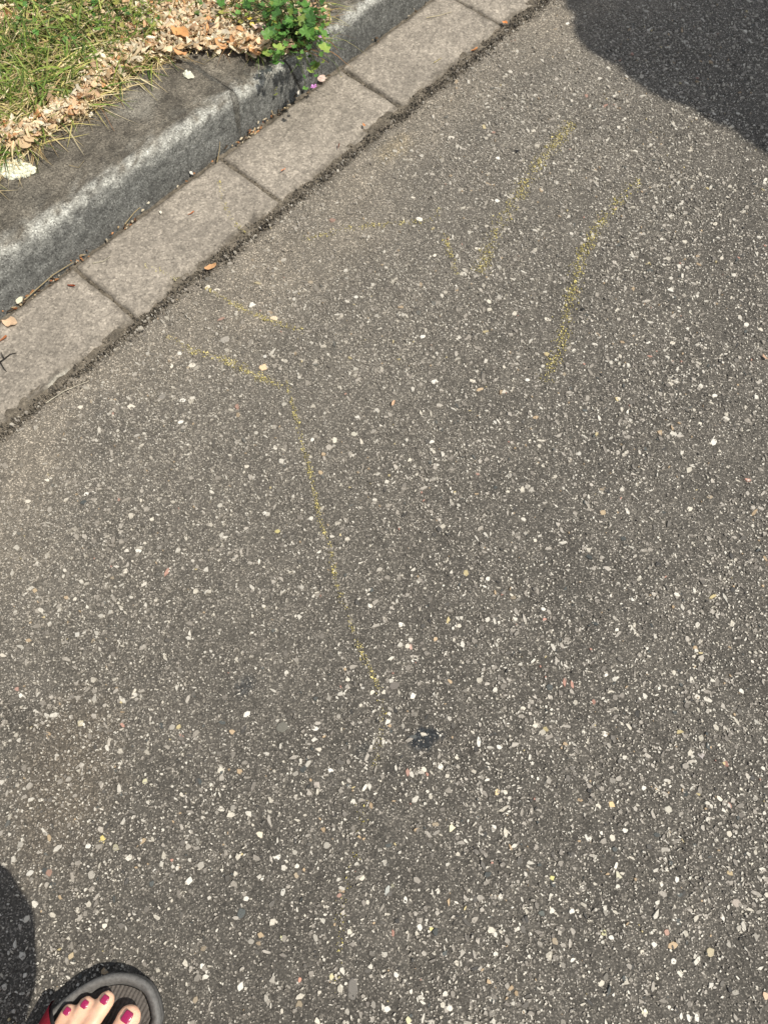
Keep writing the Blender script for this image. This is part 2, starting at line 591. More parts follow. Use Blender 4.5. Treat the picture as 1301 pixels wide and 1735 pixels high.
# u, v, long px, short px, angle (deg, on the picture), colour
placed = [
    (381, 576, 20, 16, 0, (.27, .25, .215)), (325, 619, 15, 10, 0, CRM), (352, 486, 12, 9, 60, CRM), (366, 492, 14, 8, 20, CRM),
    (445, 622, 17, 13, 20, (.62, .46, .29)), (464, 538, 16, 13, 0, (.6, .5, .36)), (427, 516, 14, 10, 40, WHT), (310, 678, 11, 9, -30, WHT),
    (223, 689, 15, 11, 10, CRM), (137, 690, 12, 9, 0, CRM), (275, 672, 14, 11, 50, MID), (306, 715, 11, 7, 20, WHT), (232, 738, 12, 6, 30, GRY),
    (529, 745, 9, 7, 60, WHT), (567, 746, 14, 10, 65, CRM), (552, 716, 11, 9, 0, MID), (543, 801, 10, 9, 0, TAN), (600, 735, 11, 9, 0, (.42, .40, .33)),
    (735, 646, 14, 9, 15, WHT), (731, 748, 11, 8, 40, WHT), (694, 779, 10, 6, 30, CRM), (716, 570, 10, 8, 0, WHT), (842, 340, 10, 8, 0, WHT),
    (843, 268, 10, 8, 0, WHT), (764, 233, 12, 9, 0, (.5, .47, .4)), (700, 334, 9, 7, 0, CRM), (710, 371, 13, 10, -20, WHT), (903, 222, 9, 7, 0, CRM),
    (845, 452, 10, 8, 0, GRY), (905, 423, 9, 7, 20, CRM), (808, 421, 13, 6, 0, CRM), (846, 504, 11, 10, 30, GRY), (873, 523, 9, 6, -20, MID),
    (1097, 580, 10, 7, 40, WHT), (1136, 491, 12, 9, -20, WHT), (1208, 749, 12, 13, 0, WHT), (1135, 650, 11, 9, 0, CRM), (1047, 675, 11, 8, -30, CRM),
    (927, 541, 13, 7, -20, CRM), (1138, 581, 10, 8, 0, CRM), (893, 643, 9, 7, 0, WHT), (800, 645, 13, 8, -20, CRM), (960, 40, 10, 8, 0, WHT),
    (417, 1210, 15, 9, 35, WHT), (533, 1234, 16, 10, -5, WHT), (478, 1232, 20, 18, 0, (.13, .125, .105)), (536, 1329, 12, 11, 0, (.36, .32, .28)),
    (630, 1173, 11, 9, 60, CRM), (650, 1173, 8, 8, 0, CRM), (668, 1161, 19, 15, 0, (.14, .125, .11)), (691, 1308, 9, 13, 0, PNK), (695, 1095, 8, 13, 0, (.5, .33, .27)),
    (679, 1058, 10, 9, 0, WHT), (690, 1094, 9, 10, 0, CRM), (702, 1119, 13, 7, 0, WHT), (626, 1026, 10, 7, -50, WHT), (736, 1176, 7, 10, 0, WHT),
    (810, 1256, 8, 19, 0, WHT), (845, 1266, 12, 9, 0, WHT), (746, 1299, 9, 10, 0, WHT), (842, 1341, 9, 13, -20, (.6, .47, .28)), (773, 1283, 8, 9, 0, CRM),
    (765, 1403, 14, 10, 45, (.6, .56, .4)), (836, 1403, 10, 12, 0, WHT), (803, 1366, 6, 14, 10, GRY), (440, 1413, 15, 12, -20, (.62, .56, .44)),
    (470, 1453, 14, 9, 35, WHT), (417, 1522, 10, 9, 0, WHT), (553, 1432, 12, 13, 0, GRY), (652, 1462, 9, 13, 0, GRY), (656, 1508, 9, 22, -15, (.36, .37, .34)),
    (686, 1524, 8, 12, 0, WHT), (665, 1502, 7, 11, 0, (.2, .19, .14)), (613, 1487, 10, 10, 0, CRM), (574, 1517, 10, 7, 30, PNK), (711, 1570, 11, 14, -20, WHT),
    (730, 1574, 10, 6, 50, (.6, .54, .25)), (409, 1547, 15, 17, 0, BLU), (442, 1584, 13, 9, -10, TAN), (438, 1598, 11, 8, 0, (.24, .19, .13)),
    (478, 1590, 11, 5, -50, (.5, .5, .3)), (534, 1588, 8, 15, 30, GRY), (597, 1675, 19, 40, 0, (.15, .14, .125)), (561, 1655, 8, 13, 0, (.5, .47, .32)),
    (407, 1672, 13, 16, 0, WHT), (506, 1702, 13, 15, 0, (.24, .20, .14)), (671, 1652, 11, 10, 0, WHT), (655, 1710, 13, 9, 0, WHT), (451, 1693, 9, 22, 15, GRY),
    (588, 1713, 9, 13, 0, GRY), (462, 1660, 12, 12, 0, GRY), (508, 1660, 6, 8, 0, (.55, .28, .2)), (692, 1728, 11, 12, 0, (.55, .52, .34)),
    (173, 1421, 15, 12, 40, YEL), (197, 1436, 14, 11, -30, (.30, .28, .2)), (150, 1433, 10, 9, 0, WHT), (242, 1425, 13, 8, 40, TAN), (340, 1466, 14, 14, 0, GRY),
    (320, 1493, 16, 13, 20, WHT), (83, 1478, 14, 13, 0, (.27, .17, .13)), (104, 1520, 12, 11, 30, TAN), (246, 1324, 9, 9, 0, (.5, .48, .32)),
    (137, 1225, 12, 11, 0, (.42, .38, .27)), (142, 1227, 7, 7, 0, WHT), (161, 1183, 9, 16, 10, GRY), (227, 1178, 9, 11, 0, CRM), (36, 1178, 8, 8, 0, WHT),
    (29, 1167, 9, 9, 0, PNK), (83, 1246, 8, 15, 15, (.33, .25, .16)), (35, 1430, 11, 12, 0, GRY), (155, 1482, 13, 16, 25, GRY), (263, 1476, 9, 9, 0, WHT),
    (120, 1620, 12, 12, 0, (.42, .34, .22)), (342, 1637, 9, 10, 30, WHT), (84, 1420, 8, 14, 15, TAN),
    (1139, 1602, 17, 11, 10, (.45, .34, .22)), (1128, 1579, 10, 11, 0, (.38, .24, .19)), (1035, 1588, 11, 11, 0, WHT), (1023, 1581, 10, 10, 0, (.42, .40, .24)),
    (996, 1418, 13, 14, 40, WHT), (1036, 1363, 13, 10, -30, (.6, .45, .25)), (1018, 1411, 7, 8, 0, WHT), (1058, 1407, 10, 8, 0, WHT), (1036, 1419, 10, 13, 30, CRM),
    (1142, 1557, 10, 8, 0, WHT), (1091, 1715, 13, 11, 20, (.6, .58, .42)), (1153, 1722, 7, 12, 0, WHT), (1179, 1724, 9, 14, 0, WHT), (1166, 1725, 9, 14, 0, WHT),
    (1247, 1530, 16, 13, -20, (.33, .29, .25)), (1202, 1612, 15, 17, -30, (.40, .35, .24)), (1235, 1478, 11, 13, 20, (.40, .32, .19)), (1047, 1484, 11, 13, 30, (.48, .46, .35)),
    (1146, 1490, 8, 10, 0, WHT), (1108, 1600, 12, 9, 0, WHT), (1234, 1600, 10, 12, 0, GRY), (1296, 1687, 10, 13, 0, (.55, .40, .28)), (1140, 1628, 10, 11, 0, WHT),
    (1087, 1613, 8, 9, 0, CRM), (1252, 1573, 14, 12, 0, GRY), (1224, 1555, 7, 14, 20, WHT), (1131, 1370, 14, 13, -40, (.42, .40, .34)), (920, 1032, 10, 8, 0, WHT),
    (1073, 1014, 11, 9, 30, WHT), (905, 915, 9, 7, 0, CRM), (1255, 1170, 9, 12, 10, WHT), (1187, 1280, 12, 10, -40, (.36, .33, .31)), (1090, 1335, 9, 8, 0, WHT),
    (935, 1487, 10, 8, 30, (.5, .48, .2)), (917, 1547, 14, 11, 0, (.1, .11, .10)), (1120, 1440, 15, 9, 20, GRY), (885, 1200, 10, 8, 0, CRM), (777, 1060, 9, 8, 0, CRM),
    (212, 968, 13, 10, 20, CRM), (258, 880, 11, 8, 0, CRM), (146, 837, 10, 7, 30, WHT), (47, 850, 14, 8, 10, CRM), (470, 900, 9, 7, 0, (.42, .37, .17)), (1020, 868, 12, 10, 0, TAN),
    (808, 803, 8, 6, 0, PNK), (900, 830, 12, 9, 10, GRY), (1168, 862, 11, 9, 0, CRM), (60, 1000, 10, 8, 0, TAN), (320, 770, 12, 9, 40, MID), (418, 790, 9, 7, 0, CRM)]


def put_stone(u, v, lw, sh, ang, c, i, st=None):
    x, y, _ = G(u, v)
    s, t = x * K[0] + y * N[0], x * K[1] * 0 + (x * N[0] + y * N[1])
    s = x * K[0] + y * K[1]
    z = float(low(np.array([s]), np.array([t]))[0])
    depth = CAM_H * math.sin(PITCH) + y * math.cos(PITCH)
    sc = depth / FPX / 2
    o = link('stone', STONES[i % len(STONES)], None, road)
    fore = 1.08
    lx, ly = lw * sc, sh * sc
    o.location = (x, y, z + .0002)
    o.scale = (lx, ly * fore, min(lx, ly) * random.uniform(.45, .7))
    o.rotation_euler = (random.gauss(0, .05), random.gauss(0, .05), R(ang))
    o.color = (*c, 1)
    return o


for i, p in enumerate(placed): put_stone(*p, i)
cols = [WHT, CRM, CRM, GRY, GRY, MID, MID, DRK, BLU, (.30, .25, .18)]
n_extra = 290 - len(placed)
i = 0
while i < n_extra:
    u, v = random.uniform(0, 1301), 1735 * random.uniform(.12, 1) ** .75
    s, t = ST(u, v)
    if t > T_ROAD - .05 or (u < 290 and v > 1620) or math.hypot(u - 717, v - 1253) < 34: continue
    q = random.uniform(.7, 1.15)
    c = random.choice(cols)
    d = CAM_H * math.sin(PITCH) + G(u, v)[1] * math.cos(PITCH)
    put_stone(u, v, random.uniform(9, 14) * 1.1 / d * .95, random.uniform(7, 10) * 1.1 / d * .95, random.uniform(0, 180), tuple(x * q for x in c), i)
    i += 1

# --- chalk strokes: specks of dust left on the tops of the chips
def chalk(pts, width, n, label, strength=1.0, zbase=.0016, surf=None, col=(.44, .375, .13)):
    n = int(n * 1.3)
    P = [np.array(G(u, v)[:2]) for u, v in pts]
    seg = [np.linalg.norm(P[i + 1] - P[i]) for i in range(len(P) - 1)]
    tot = sum(seg)
    xs, ys, rs = [], [], []
    for _ in range(n):
        d = random.uniform(0, tot)
        dens = .5 + 1.2 * float(fbm(np.array([d * 30.]), np.array([n * .37]), 91, 3)[0])
        if random.random() > max(.32, dens): continue
        j = 0
        while j < len(seg) - 1 and d > seg[j]:
            d -= seg[j]; j += 1
        q = d / seg[j]
        dr = (P[j + 1] - P[j]) / seg[j]
        nn = np.array([-dr[1], dr[0]])
        off = random.gauss(0, .42) * width
        p = P[j] * (1 - q) + P[j + 1] * q + nn * off
        xs.append(p[0]); ys.append(p[1])
        rs.append(random.uniform(.0004, .0011) * (1.7 if random.random() < .16 else .85))
    xs, ys, rs = map(np.array, (xs, ys, rs))
    s = xs * K[0] + ys * K[1]
    t = xs * N[0] + ys * N[1]
    z = (low(s, t) if surf is None else np.full(len(s), surf)) + zbase * rng.uniform(.6, 1, len(s))
    c = np.array(col) * rng.uniform(.45, 1.25, (len(xs), 1)) * np.array([1, 1, 1])
    c += rng.uniform(0, .12, (len(xs), 1))
    me = chips('chalk_stroke', xs, ys, z, rs, np.sqrt(1 + rng.uniform(0, 1.2, len(xs))), rng.uniform(0, 6.28, len(xs)), np.full(len(xs), .0003), c, 5, .8, .0012, .2)
    o = link('chalk_stroke', me, M_CHALK)
    tag(o, label, 'chalk mark', 'yellow chalk strokes drawn on the ground')


chalk([(285, 570), (320, 592), (385, 612), (440, 640), (478, 655)], .009, 560, 'short bright yellow chalk stroke just below the gutter, ending beside the lower tan pebble')
chalk([(485, 645), (497, 690), (515, 760), (530, 820), (543, 885), (560, 930), (570, 990), (590, 1045), (605, 1090), (625, 1130), (640, 1160), (648, 1200), (642, 1260), (635, 1300)], .005, 760, 'long thin wavering yellow chalk line running down the middle of the asphalt')
chalk([(618, 1340), (608, 1400), (600, 1440), (580, 1550), (572, 1600), (565, 1690)], .010, 110, 'very faint yellow chalk trace at the bottom below the black tar spot', col=(.40, .34, .09))
chalk([(350, 487), (395, 515), (450, 540), (485, 553), (515, 560)], .006, 430, 'yellow chalk stroke starting at the pale crumbs on the gutter edge')
chalk([(510, 408), (560, 395), (600, 385), (680, 378), (735, 372), (745, 352)], .008, 300, 'faint level yellow chalk stroke ending in a small hook')
chalk([(752, 395), (763, 430), (775, 465)], .007, 150, 'shortest yellow chalk dash, slanting down beside the strong stroke')
chalk([(968, 208), (935, 250), (905, 285), (875, 335), (850, 370), (830, 415), (813, 462)], .016, 1300, 'broad strong yellow chalk stroke slanting up towards the round shadow')
chalk([(1083, 305), (1040, 350), (1010, 388), (985, 430), (975, 470), (962, 520), (955, 560), (940, 610), (922, 648)], .015, 1150, 'rightmost long yellow chalk stroke, pale and slightly curved', col=(.48, .41, .12))
chalk([(372, 310), (378, 340), (390, 370), (418, 398)], .006, 190, 'curved faint yellow chalk mark on the gutter slab', surf=.0045, zbase=.0010, col=(.42, .36, .10))
chalk([(246, 453), (275, 462), (303, 478)], .007, 90, 'tiny pale yellow chalk dash on the gutter slab near its outer edge', surf=.0045, zbase=.0010, col=(.42, .37, .14))

# ------------------------------------------------------------------ gutter of concrete slabs
JO = [-.585, -.27, .045, .359, .696, 1.013, 1.318, 1.63, 1.945, 2.26]
bed_s = axis(-.62, 2.3, .006, 40)
bed_t = np.linspace(T_ROAD - .006, T_SLAB + .02, 34)
A, B = np.meshgrid(bed_s, bed_t, indexing='ij')
zb = -.0008 + .005 * fbm(A * 65, B * 65, 101, 3)
cb = np.array([.115, .099, .076]) * (1 + .5 * fbm(A * 60, B * 60, 102, 3))[..., None]
gutter = link('gutter', grid_mesh('gutter', A * K[0] + B * N[0], A * K[1] + B * N[1], zb, True, cb), M_DIRT)
tag(gutter, 'gutter of worn concrete slabs with dirt in the joints', kind='structure')


def slab(s0, s1, seed, step=.0032, name='slab'):
    ns = max(int((s1 - s0) / step), 6)
    ntt = max(int((T_SLAB - T_ROAD) / step), 6)
    a = np.linspace(0, 1, ns)
    b = np.linspace(0, 1, ntt)
    # concentrate the outermost rings so the worn arris is round
    A, B = np.meshgrid(a, b, indexing='ij')
    r = random.Random(seed)
    gap = .0013
    w0 = .0022 * fbm(B * 9, B * 0, seed, 3) + r.uniform(-.0015, .0015)
    w1 = .0022 * fbm(B * 9, B * 0, seed + 5, 3)
    s = (s0 + gap + w0) * (1 - A) + (s1 - gap + w1) * A
    e0 = edge_wiggle(s) + .002
    t = (T_ROAD + e0 + .002) * (1 - B) + (T_SLAB - .002) * B
    # distance to the rim
    dr = np.minimum.reduce([s - (s0 + gap + w0), (s1 - gap + w1) - s, t - (T_ROAD + e0 + .002), T_SLAB - .002 - t])
    chipn = np.clip(fbm(s * 40, t * 40, 111, 3) * .9, 0, 1)
    outer = t - T_ROAD
    chipo = np.clip(fbm(s * 26, t * 26, 114, 3), 0, 1) * (1 - sstep(.0, .032, outer)) * .022
    round_ = .0045 * (1 - sstep(0, .0055, dr)) ** 2
    tiltz = r.uniform(-.0012, .0012)
    Z = .0042 + tiltz - round_ - chipo - .003 * chipn * (1 - sstep(0, .014, dr)) + .0019 * fbm(s * 110, t * 110, 117, 3) + .0011 * fbm(s * 22, t * 22, 118, 2)
    Z = np.where(dr < 1e-5, -.012, Z)
    tone = r.uniform(.88, 1.08)
    c = np.array([.246, .219, .182]) * tone
    c = c * (1 + .34 * fbm(s * 12 + seed, t * 12, 121, 4))[..., None] * (1 + .22 * fbm(s * 75, t * 75, 124, 3))[..., None]
    dirt = np.clip((1 - sstep(0, .016, dr)) * (.45 + .9 * fbm(s * 40, t * 40, 125, 3)) + (1 - sstep(0, .030, outer)) * (.25 + fbm(s * 30, t * 30, 127, 3)), 0, .8)[..., None]
    c = c * (1 - dirt) + np.array([.095, .082, .064]) * dirt
    # pale mortar smear near the outer rim of the second slab in view
    ps, pt = ST(108, 646)
    sm = (1 - sstep(.6, 1.2, np.hypot((s - ps) / .028, (t - pt) / .013) + .5 * fbm(s * 60, t * 60, 130, 3)))[..., None] * .7
    c = c * (1 - sm) + np.array([.42, .40, .34]) * sm
    X = s * K[0] + t * N[0]
    Y = s * K[1] + t * N[1]
    o = link(name, grid_mesh(name, X, Y, Z, True, c), M_SLAB, gutter)
    return o


for i in range(len(JO) - 1):
    s0, s1 = JO[i], JO[i + 1]
    slab(s0, s1, 200 + i, .0032 if -.3 < s0 < 1.7 else .006)
for q in range(10):
    slab(JO[-1] + .315 * q, JO[-1] + .315 * (q + 1), 300 + q, .02)
    slab(JO[0] - .315 * (q + 1), JO[0] - .315 * q, 330 + q, .02)

# ------------------------------------------------------------------ kerb
KJ = [-1.25, -.25, .765, .905, 1.90, 2.9]
LEAN = {.765: .22, .905: -.30}


def kerb_stone(s0, s1, seed, ds=.0035, inset=0.0, name='kerb_stone'):
    prof = [(.0045, -.03), (.0045, -.006)]
    for q in np.linspace(0, 1, 20): prof.append((.0045 + .0085 * q, -.004 + (KERB_H - .018) * q))
    for q in np.linspace(.12, 1, 7):
        a = q * math.pi / 2
        prof.append((.013 + .019 * (1 - math.cos(a)), KERB_H - .022 + .022 * math.sin(a)))
    for q in np.linspace(.03, 1, 40): prof.append((.032 + q * .144, KERB_H + .001 * q))
    prof.append((.1765, KERB_H - .03))
    prof = np.array(prof)
    ns = max(int((s1 - s0) / ds), 4)
    a = np.linspace(0, 1, ns)
    A, Pi = np.meshgrid(a, np.arange(len(prof)), indexing='ij')
    po = prof[Pi]
    # joint leans a little down the face
    lz = np.clip(po[..., 1], 0, KERB_H) - KERB_H * .5
    r = random.Random(seed)
    g = .0010
    s = (s0 + g + LEAN.get(s0, -.05) * lz) * (1 - A) + (s1 - g + LEAN.get(s1, -.05) * lz) * A
    L1 = np.cumsum(np.hypot(*np.diff(np.vstack([prof[:1], prof]), axis=0).T))
    v = L1[Pi]
    off = r.uniform(-.002, .002)
    endd = np.minimum(A, 1 - A) * (s1 - s0)
    dent = .0022 * (1 - sstep(0, .005, endd)) ** 2
    rough = .0010 * fbm(s * 70, v * 160, seed, 3) + .0022 * fbm(s * 9, v * 14, seed + 3, 3)
    onface = 1 - sstep(KERB_H * .8, KERB_H, po[..., 1])
    slope = (.003 + .038 * (.765 - s)) * np.clip(po[..., 1] / KERB_H, 0, 1) if s1 <= .77 else -.004 * np.clip(po[..., 1] / KERB_H, 0, 1)
    t = T_SLAB + po[..., 0] + slope + off + (rough + dent) * (0.25 + .75 * onface)
    z = po[..., 1] + (rough - dent) * (1 - onface) * (po[..., 1] > 0)
    # colours: grey weathered face with grain running down, pale rubbed arris, dark grimy top
    grain = fbm(s * 330 + v * 60, v * 95, 142, 3)
    face = np.array([.094, .095, .088]) * (1 + .60 * grain)[..., None] * (1 + .25 * fbm(s * 12, v * 20, 143, 3))[..., None]
    foot_tone = (1 - sstep(.0, .03, po[..., 1]))[..., None] * .25  # face blends to a browner, slightly darker tone towards its foot
    face = face * (1 - foot_tone) + np.array([.085, .08, .07]) * foot_tone
    top = np.array([.104, .093, .074]) * (1 + .7 * fbm(s * 28, v * 28, 144, 4))[..., None] * (1 + .5 * fbm(s * 110, v * 110, 146, 3))[..., None]
    c = face * onface[..., None] + top * (1 - onface[..., None])
    dv = (v - L1[25]) - .004 * fbm(s * 8, s * 0, 148, 2)
    band = np.exp(-(dv / .0105) ** 2) * np.clip(.58 + 1.9 * fbm(s * 85, v * 120, 149, 4) + .3 * fbm(s * 7, v * 9, 147, 2), 0, 1)
    band2 = np.exp(-(dv / .030) ** 2) * np.clip(.22 + 1.6 * fbm(s * 100, v * 100, 150, 3), 0, 1) * .55
    bb = np.clip(band + band2, 0, 1)[..., None]
    c = c * (1 - bb) + np.array([.31, .31, .28]) * bb
    gr = (1 - sstep(0, .0035, endd + .002 * fbm(s * 90, v * 90, 158, 2)))[..., None] * .45
    c = c * (1 - gr) + np.array([.03, .028, .024]) * gr
    for (u_, v_, rx, am) in ((20, 255, .03, .5), (230, 180, .04, .25), (60, 330, .03, -.3)):
        ps, pt = ST(u_, v_, KERB_H)
        d = np.hypot(s - ps, t - pt) / rx + .6 * fbm(s * 40, t * 40, 155, 3)
        m = (1 - sstep(.5, 1.2, d))[..., None] * abs(am)
        c = c * (1 - m) + (np.array([.30, .29, .25]) if am > 0 else np.array([.06, .058, .05])) * m
    t = t + inset
    z = z - inset * .7
    if inset:
        c = np.array([.065, .062, .053]) * (1 + .6 * fbm(s * 80, v * 80, 159, 3))[..., None] + c * .12
    me = grid_mesh('kerb_stone', s * K[0] + t * N[0], s * K[1] + t * N[1], z, True, np.clip(c, .01, 1))
    me.name = name
    return link(name, me, M_KERB, kerb)


bs = axis(-.6, 2.3, .02, 30)
bz = np.array([-.03, -.001, .03, .072, .076, .076, .076])
bt = T_SLAB + np.array([.002, .03, .075, .090, .11, .14, .165])
A, B = np.meshgrid(bs, np.arange(7), indexing='ij')
kerb = link('kerb', grid_mesh('kerb', A * K[0] + bt[B] * N[0], A * K[1] + bt[B] * N[1], bz[B] - .006, True, np.broadcast_to(np.array([.04, .036, .03]), A.shape + (3,))), M_DIRT)
tag(kerb, 'grey stone kerb with a pale rubbed edge', kind='structure')
for i in range(len(KJ) - 1):
    kerb_stone(KJ[i], KJ[i + 1], 400 + i, .0032 if KJ[i] >= -.15 and KJ[i] < 1.2 else .012)
LEAN.update({.753: .22, .777: .22, .893: -.30, .917: -.30})
for a_, b_ in ((.753, .777), (.893, .917)):
    kerb_stone(a_, b_, 415, .002, .0022, 'joint_mortar')
for q in range(4):
    kerb_stone(KJ[-1] + q, KJ[-1] + q + 1, 420 + q, .08)
    kerb_stone(KJ[0] - q - 1, KJ[0] - q, 430 + q, .08)

# ------------------------------------------------------------------ verge
T_V = T_SLAB + .172
vs = axis(-.2, 2.0, .008, 60)
vt = axis(T_V, T_V + .9, .008, 60)
vt = vt[vt >= T_V - 1e-6]
A, B = np.meshgrid(vs, vt, indexing='ij')
zv = KERB_H - .004 + .012 * sstep(0, .08, B - T_V) + .008 * fbm(A * 14, B * 14, 161, 3) * sstep(0, .05, B - T_V) + .005 * fbm(A * 60, B * 60, 162, 3)
cv = np.array([.085, .065, .042]) * (1 + .6 * fbm(A * 50, B * 50, 163, 4))[..., None]
outm = np.clip(sstep(2.6, 3.4, A) + sstep(2.2, 3.0, B) + 1 - sstep(-1.9, -1.1, A), 0, 1)[..., None]
cv = cv * (1 - outm) + np.array([.085, .105, .035]) * outm
verge = link('ground', grid_mesh('ground', A * K[0] + B * N[0], A * K[1] + B * N[1], zv, True, cv), M_DIRT)
tag(verge, 'earth of the grass verge behind the kerb', kind='structure')


def blades(name, mt, roots, lens, dirs, lean, width, cols, seg=4, droop=.6, kinds='stuff', label=None, cat=None, parent=None):
    n = len(roots)
    q = np.linspace(0, 1, seg + 1)
    d = np.stack([np.cos(dirs), np.sin(dirs)], 1)
    side = np.stack([-np.sin(dirs), np.cos(dirs)], 1)
    tw = rng.uniform(-.8, .8, n)
    V = []
    for i in range(seg + 1):
        x = q[i]
        out = lens * (lean * x + .35 * lean * x * x)
        up = lens * (np.sqrt(np.clip(1 - lean ** 2, .02, 1)) * x - droop * lean * x * x)
        ww = width * (1 - .92 * x ** 1.5)
        cx = roots[:, 0] + d[:, 0] * out
        cy = roots[:, 1] + d[:, 1] * out
        cz = np.maximum(roots[:, 2] + up, roots[:, 2] + .0005 + .002 * x)
        for sgn in (-1, 1):
            V.append(np.stack([cx + side[:, 0] * ww * sgn, cy + side[:, 1] * ww * sgn, cz + tw * ww * sgn], 1))
    V = np.stack(V, 1)
    m = 2 * (seg + 1)
    base = (np.arange(n) * m)[:, None]
    F = np.concatenate([np.concatenate([base + 2 * i, base + 2 * i + 1, base + 2 * i + 3, base + 2 * i + 2], 1) for i in range(seg)], 0)
    me = np_mesh(name, V.reshape(-1, 3), F, True, np.repeat(cols, m, axis=0))
    o = link(name, me, mt, parent)
    tag(o, label, cat, None, kinds)
    return o


def verge_points(n, tmax=.62, edge=0.0, s0=.28, s1=1.62):
    s = rng.uniform(s0, s1, n)
    t = T_V - edge + (rng.uniform(0, 1, n) ** 1.15) * tmax
    return s, t


def vz(s, t): return KERB_H - .002 + .011 * sstep(0, .08, t - T_V)


GREENS = np.array([(.18, .27, .05), (.12, .20, .04), (.26, .34, .07), (.075, .135, .03), (.38, .40, .12)])
STRAW = np.array([(.58, .47, .26), (.46, .37, .20), (.66, .57, .36), (.36, .26, .13), (.50, .44, .17)])

# green blades: dense in the left half, thin where the litter lies open
s, t = verge_points(17000, .7, -.016)
px_bias = fbm(s * 5, t * 5, 171, 3)
gmask = (.80 - 1.1 * sstep(.80, .98, s) + px_bias * .8 + .9 * sstep(.07, .25, t - T_V))
k = rng.uniform(0, 1, len(s)) < np.clip(gmask, .05, 1)
s, t = s[k], t[k]
n = len(s)
X, Y = s * K[0] + t * N[0], s * K[1] + t * N[1]
dirs = math.atan2(-N[1], -N[0]) + rng.normal(.1, 1.7, n)
blades('grass', M_GRASS, np.stack([X, Y, vz(s, t)], 1), rng.uniform(.025, .085, n), dirs, rng.uniform(.35, .97, n), rng.uniform(.0009, .0023, n),
       GREENS[rng.integers(0, 5, n)] * rng.uniform(.75, 1.3, (n, 1)), label='green grass growing on the verge behind the kerb')
# the same grass going on beyond the picture
s, t = verge_points(42000, 1.5, -.004, -1.6, 3.1)
k = (s < .28) | (s > 1.62) | (t > T_V + .68)
s, t = s[k], t[k]
n = len(s)
blades('grass', M_GRASS, np.stack([s * K[0] + t * N[0], s * K[1] + t * N[1], vz(s, t)], 1), rng.uniform(.03, .09, n), rng.uniform(0, 6.28, n), rng.uniform(.35, .97, n), rng.uniform(.0012, .0032, n),
       GREENS[rng.integers(0, 5, n)] * rng.uniform(.75, 1.3, (n, 1)), seg=3, label='green grass growing on the verge behind the kerb, further along')
# straw
s, t = verge_points(11000, .45, .004)
n = len(s)
X, Y = s * K[0] + t * N[0], s * K[1] + t * N[1]
dirs = rng.uniform(0, 6.28, n)
blades('dry_grass', M_DRY, np.stack([X, Y, vz(s, t) + rng.uniform(0, .012, n)], 1), rng.uniform(.02, .07, n), dirs, rng.uniform(.85, .995, n), rng.uniform(.0005, .0014, n),
       STRAW[rng.integers(0, 5, n)] * rng.uniform(.8, 1.25, (n, 1)), label='dry straw tangled in the grass of the verge')


# --- leaves and litter
def leaf_mesh(name, seed, lobes=0, curl=.3, nseg=10, mt=None, crumple=.18, asp=.6):
    r = random.Random(seed)
    bm = bmesh.new()
    rings = []
    for ring in range(1, 4):
        q = ring / 3
        vs_ = []
        for j in range(nseg * 2):
            a = 2 * math.pi * j / (nseg * 2)
            rad = 1 + .10 * r.uniform(-1, 1)
            if lobes: rad *= .62 + .38 * abs(math.cos(a * lobes / 2)) ** .6
            x, y = math.cos(a) * rad * q, math.sin(a) * rad * q * asp
            z = curl * (x * x * .55 + y * y * .9) + crumple * q * r.uniform(-.8, .8)
            vs_.append(bm.verts.new((x, y, z)))
        rings.append(vs_)
    c = bm.verts.new((0, 0, -.02))
    m = nseg * 2
    for j in range(m):
        bm.faces.new((c, rings[0][j], rings[0][(j + 1) % m]))
        for q in range(2):
            bm.faces.new((rings[q][j], rings[q + 1][j], rings[q + 1][(j + 1) % m], rings[q][(j + 1) % m]))
    for f in bm.faces: f.smooth = True
    me = bpy.data.meshes.new(name)
    bm.to_mesh(me); bm.free()
    if mt: me.materials.append(mt)
    return me


LITTER = [leaf_mesh('fallen_leaf', 500 + i, 0, (.5, .25, .8, -.4)[i % 4], 6, M_DRYOBJ, .35, (.55, .75, .45, .9)[i % 4]) for i in range(10)]
LC = [(.80, .62, .41), (.82, .68, .47), (.78, .54, .34), (.82, .73, .54), (.62, .46, .28), (.66, .36, .17), (.84, .75, .58), (.50, .36, .20)]


def litter_leaf(u, v, z, size, label=None, group=None, colr=None, i=None, flat=.35, asp=None, rz=None, name='fallen_leaf', cat='leaf'):
    i = random.randrange(10) if i is None else i
    o = link(name, LITTER[i])
    x, y, zz = G(u, v, z)
    o.location = (x, y, zz)
    sc = size / 2
    o.scale = (sc, sc * (asp or random.uniform(.7, 1.1)), sc * random.uniform(.6, 1))
    o.rotation_euler = (random.gauss(0, flat), random.gauss(0, flat), random.uniform(0, 6.28) if rz is None else rz)
    c = colr or random.choice(LC)
    q = random.uniform(.85, 1.12) if colr is None else 1
    o.color = tuple(min(x_ * q, .85) for x_ in c) + (1,)
    tag(o, label or 'small dry tan leaf in the litter between grass and kerb', cat, group or 'dry leaves in the litter along the grass edge')
    return o


edge_px = [(0, 225), (40, 222), (90, 190), (135, 165), (165, 128), (200, 102), (245, 78), (300, 68), (345, 62), (395, 58), (430, 72), (475, 68)]


def edge_at(q):
    q = q * (len(edge_px) - 1)
    i = min(int(q), len(edge_px) - 2)
    f = q - i
    return (edge_px[i][0] * (1 - f) + edge_px[i + 1][0] * f, edge_px[i][1] * (1 - f) + edge_px[i + 1][1] * f)


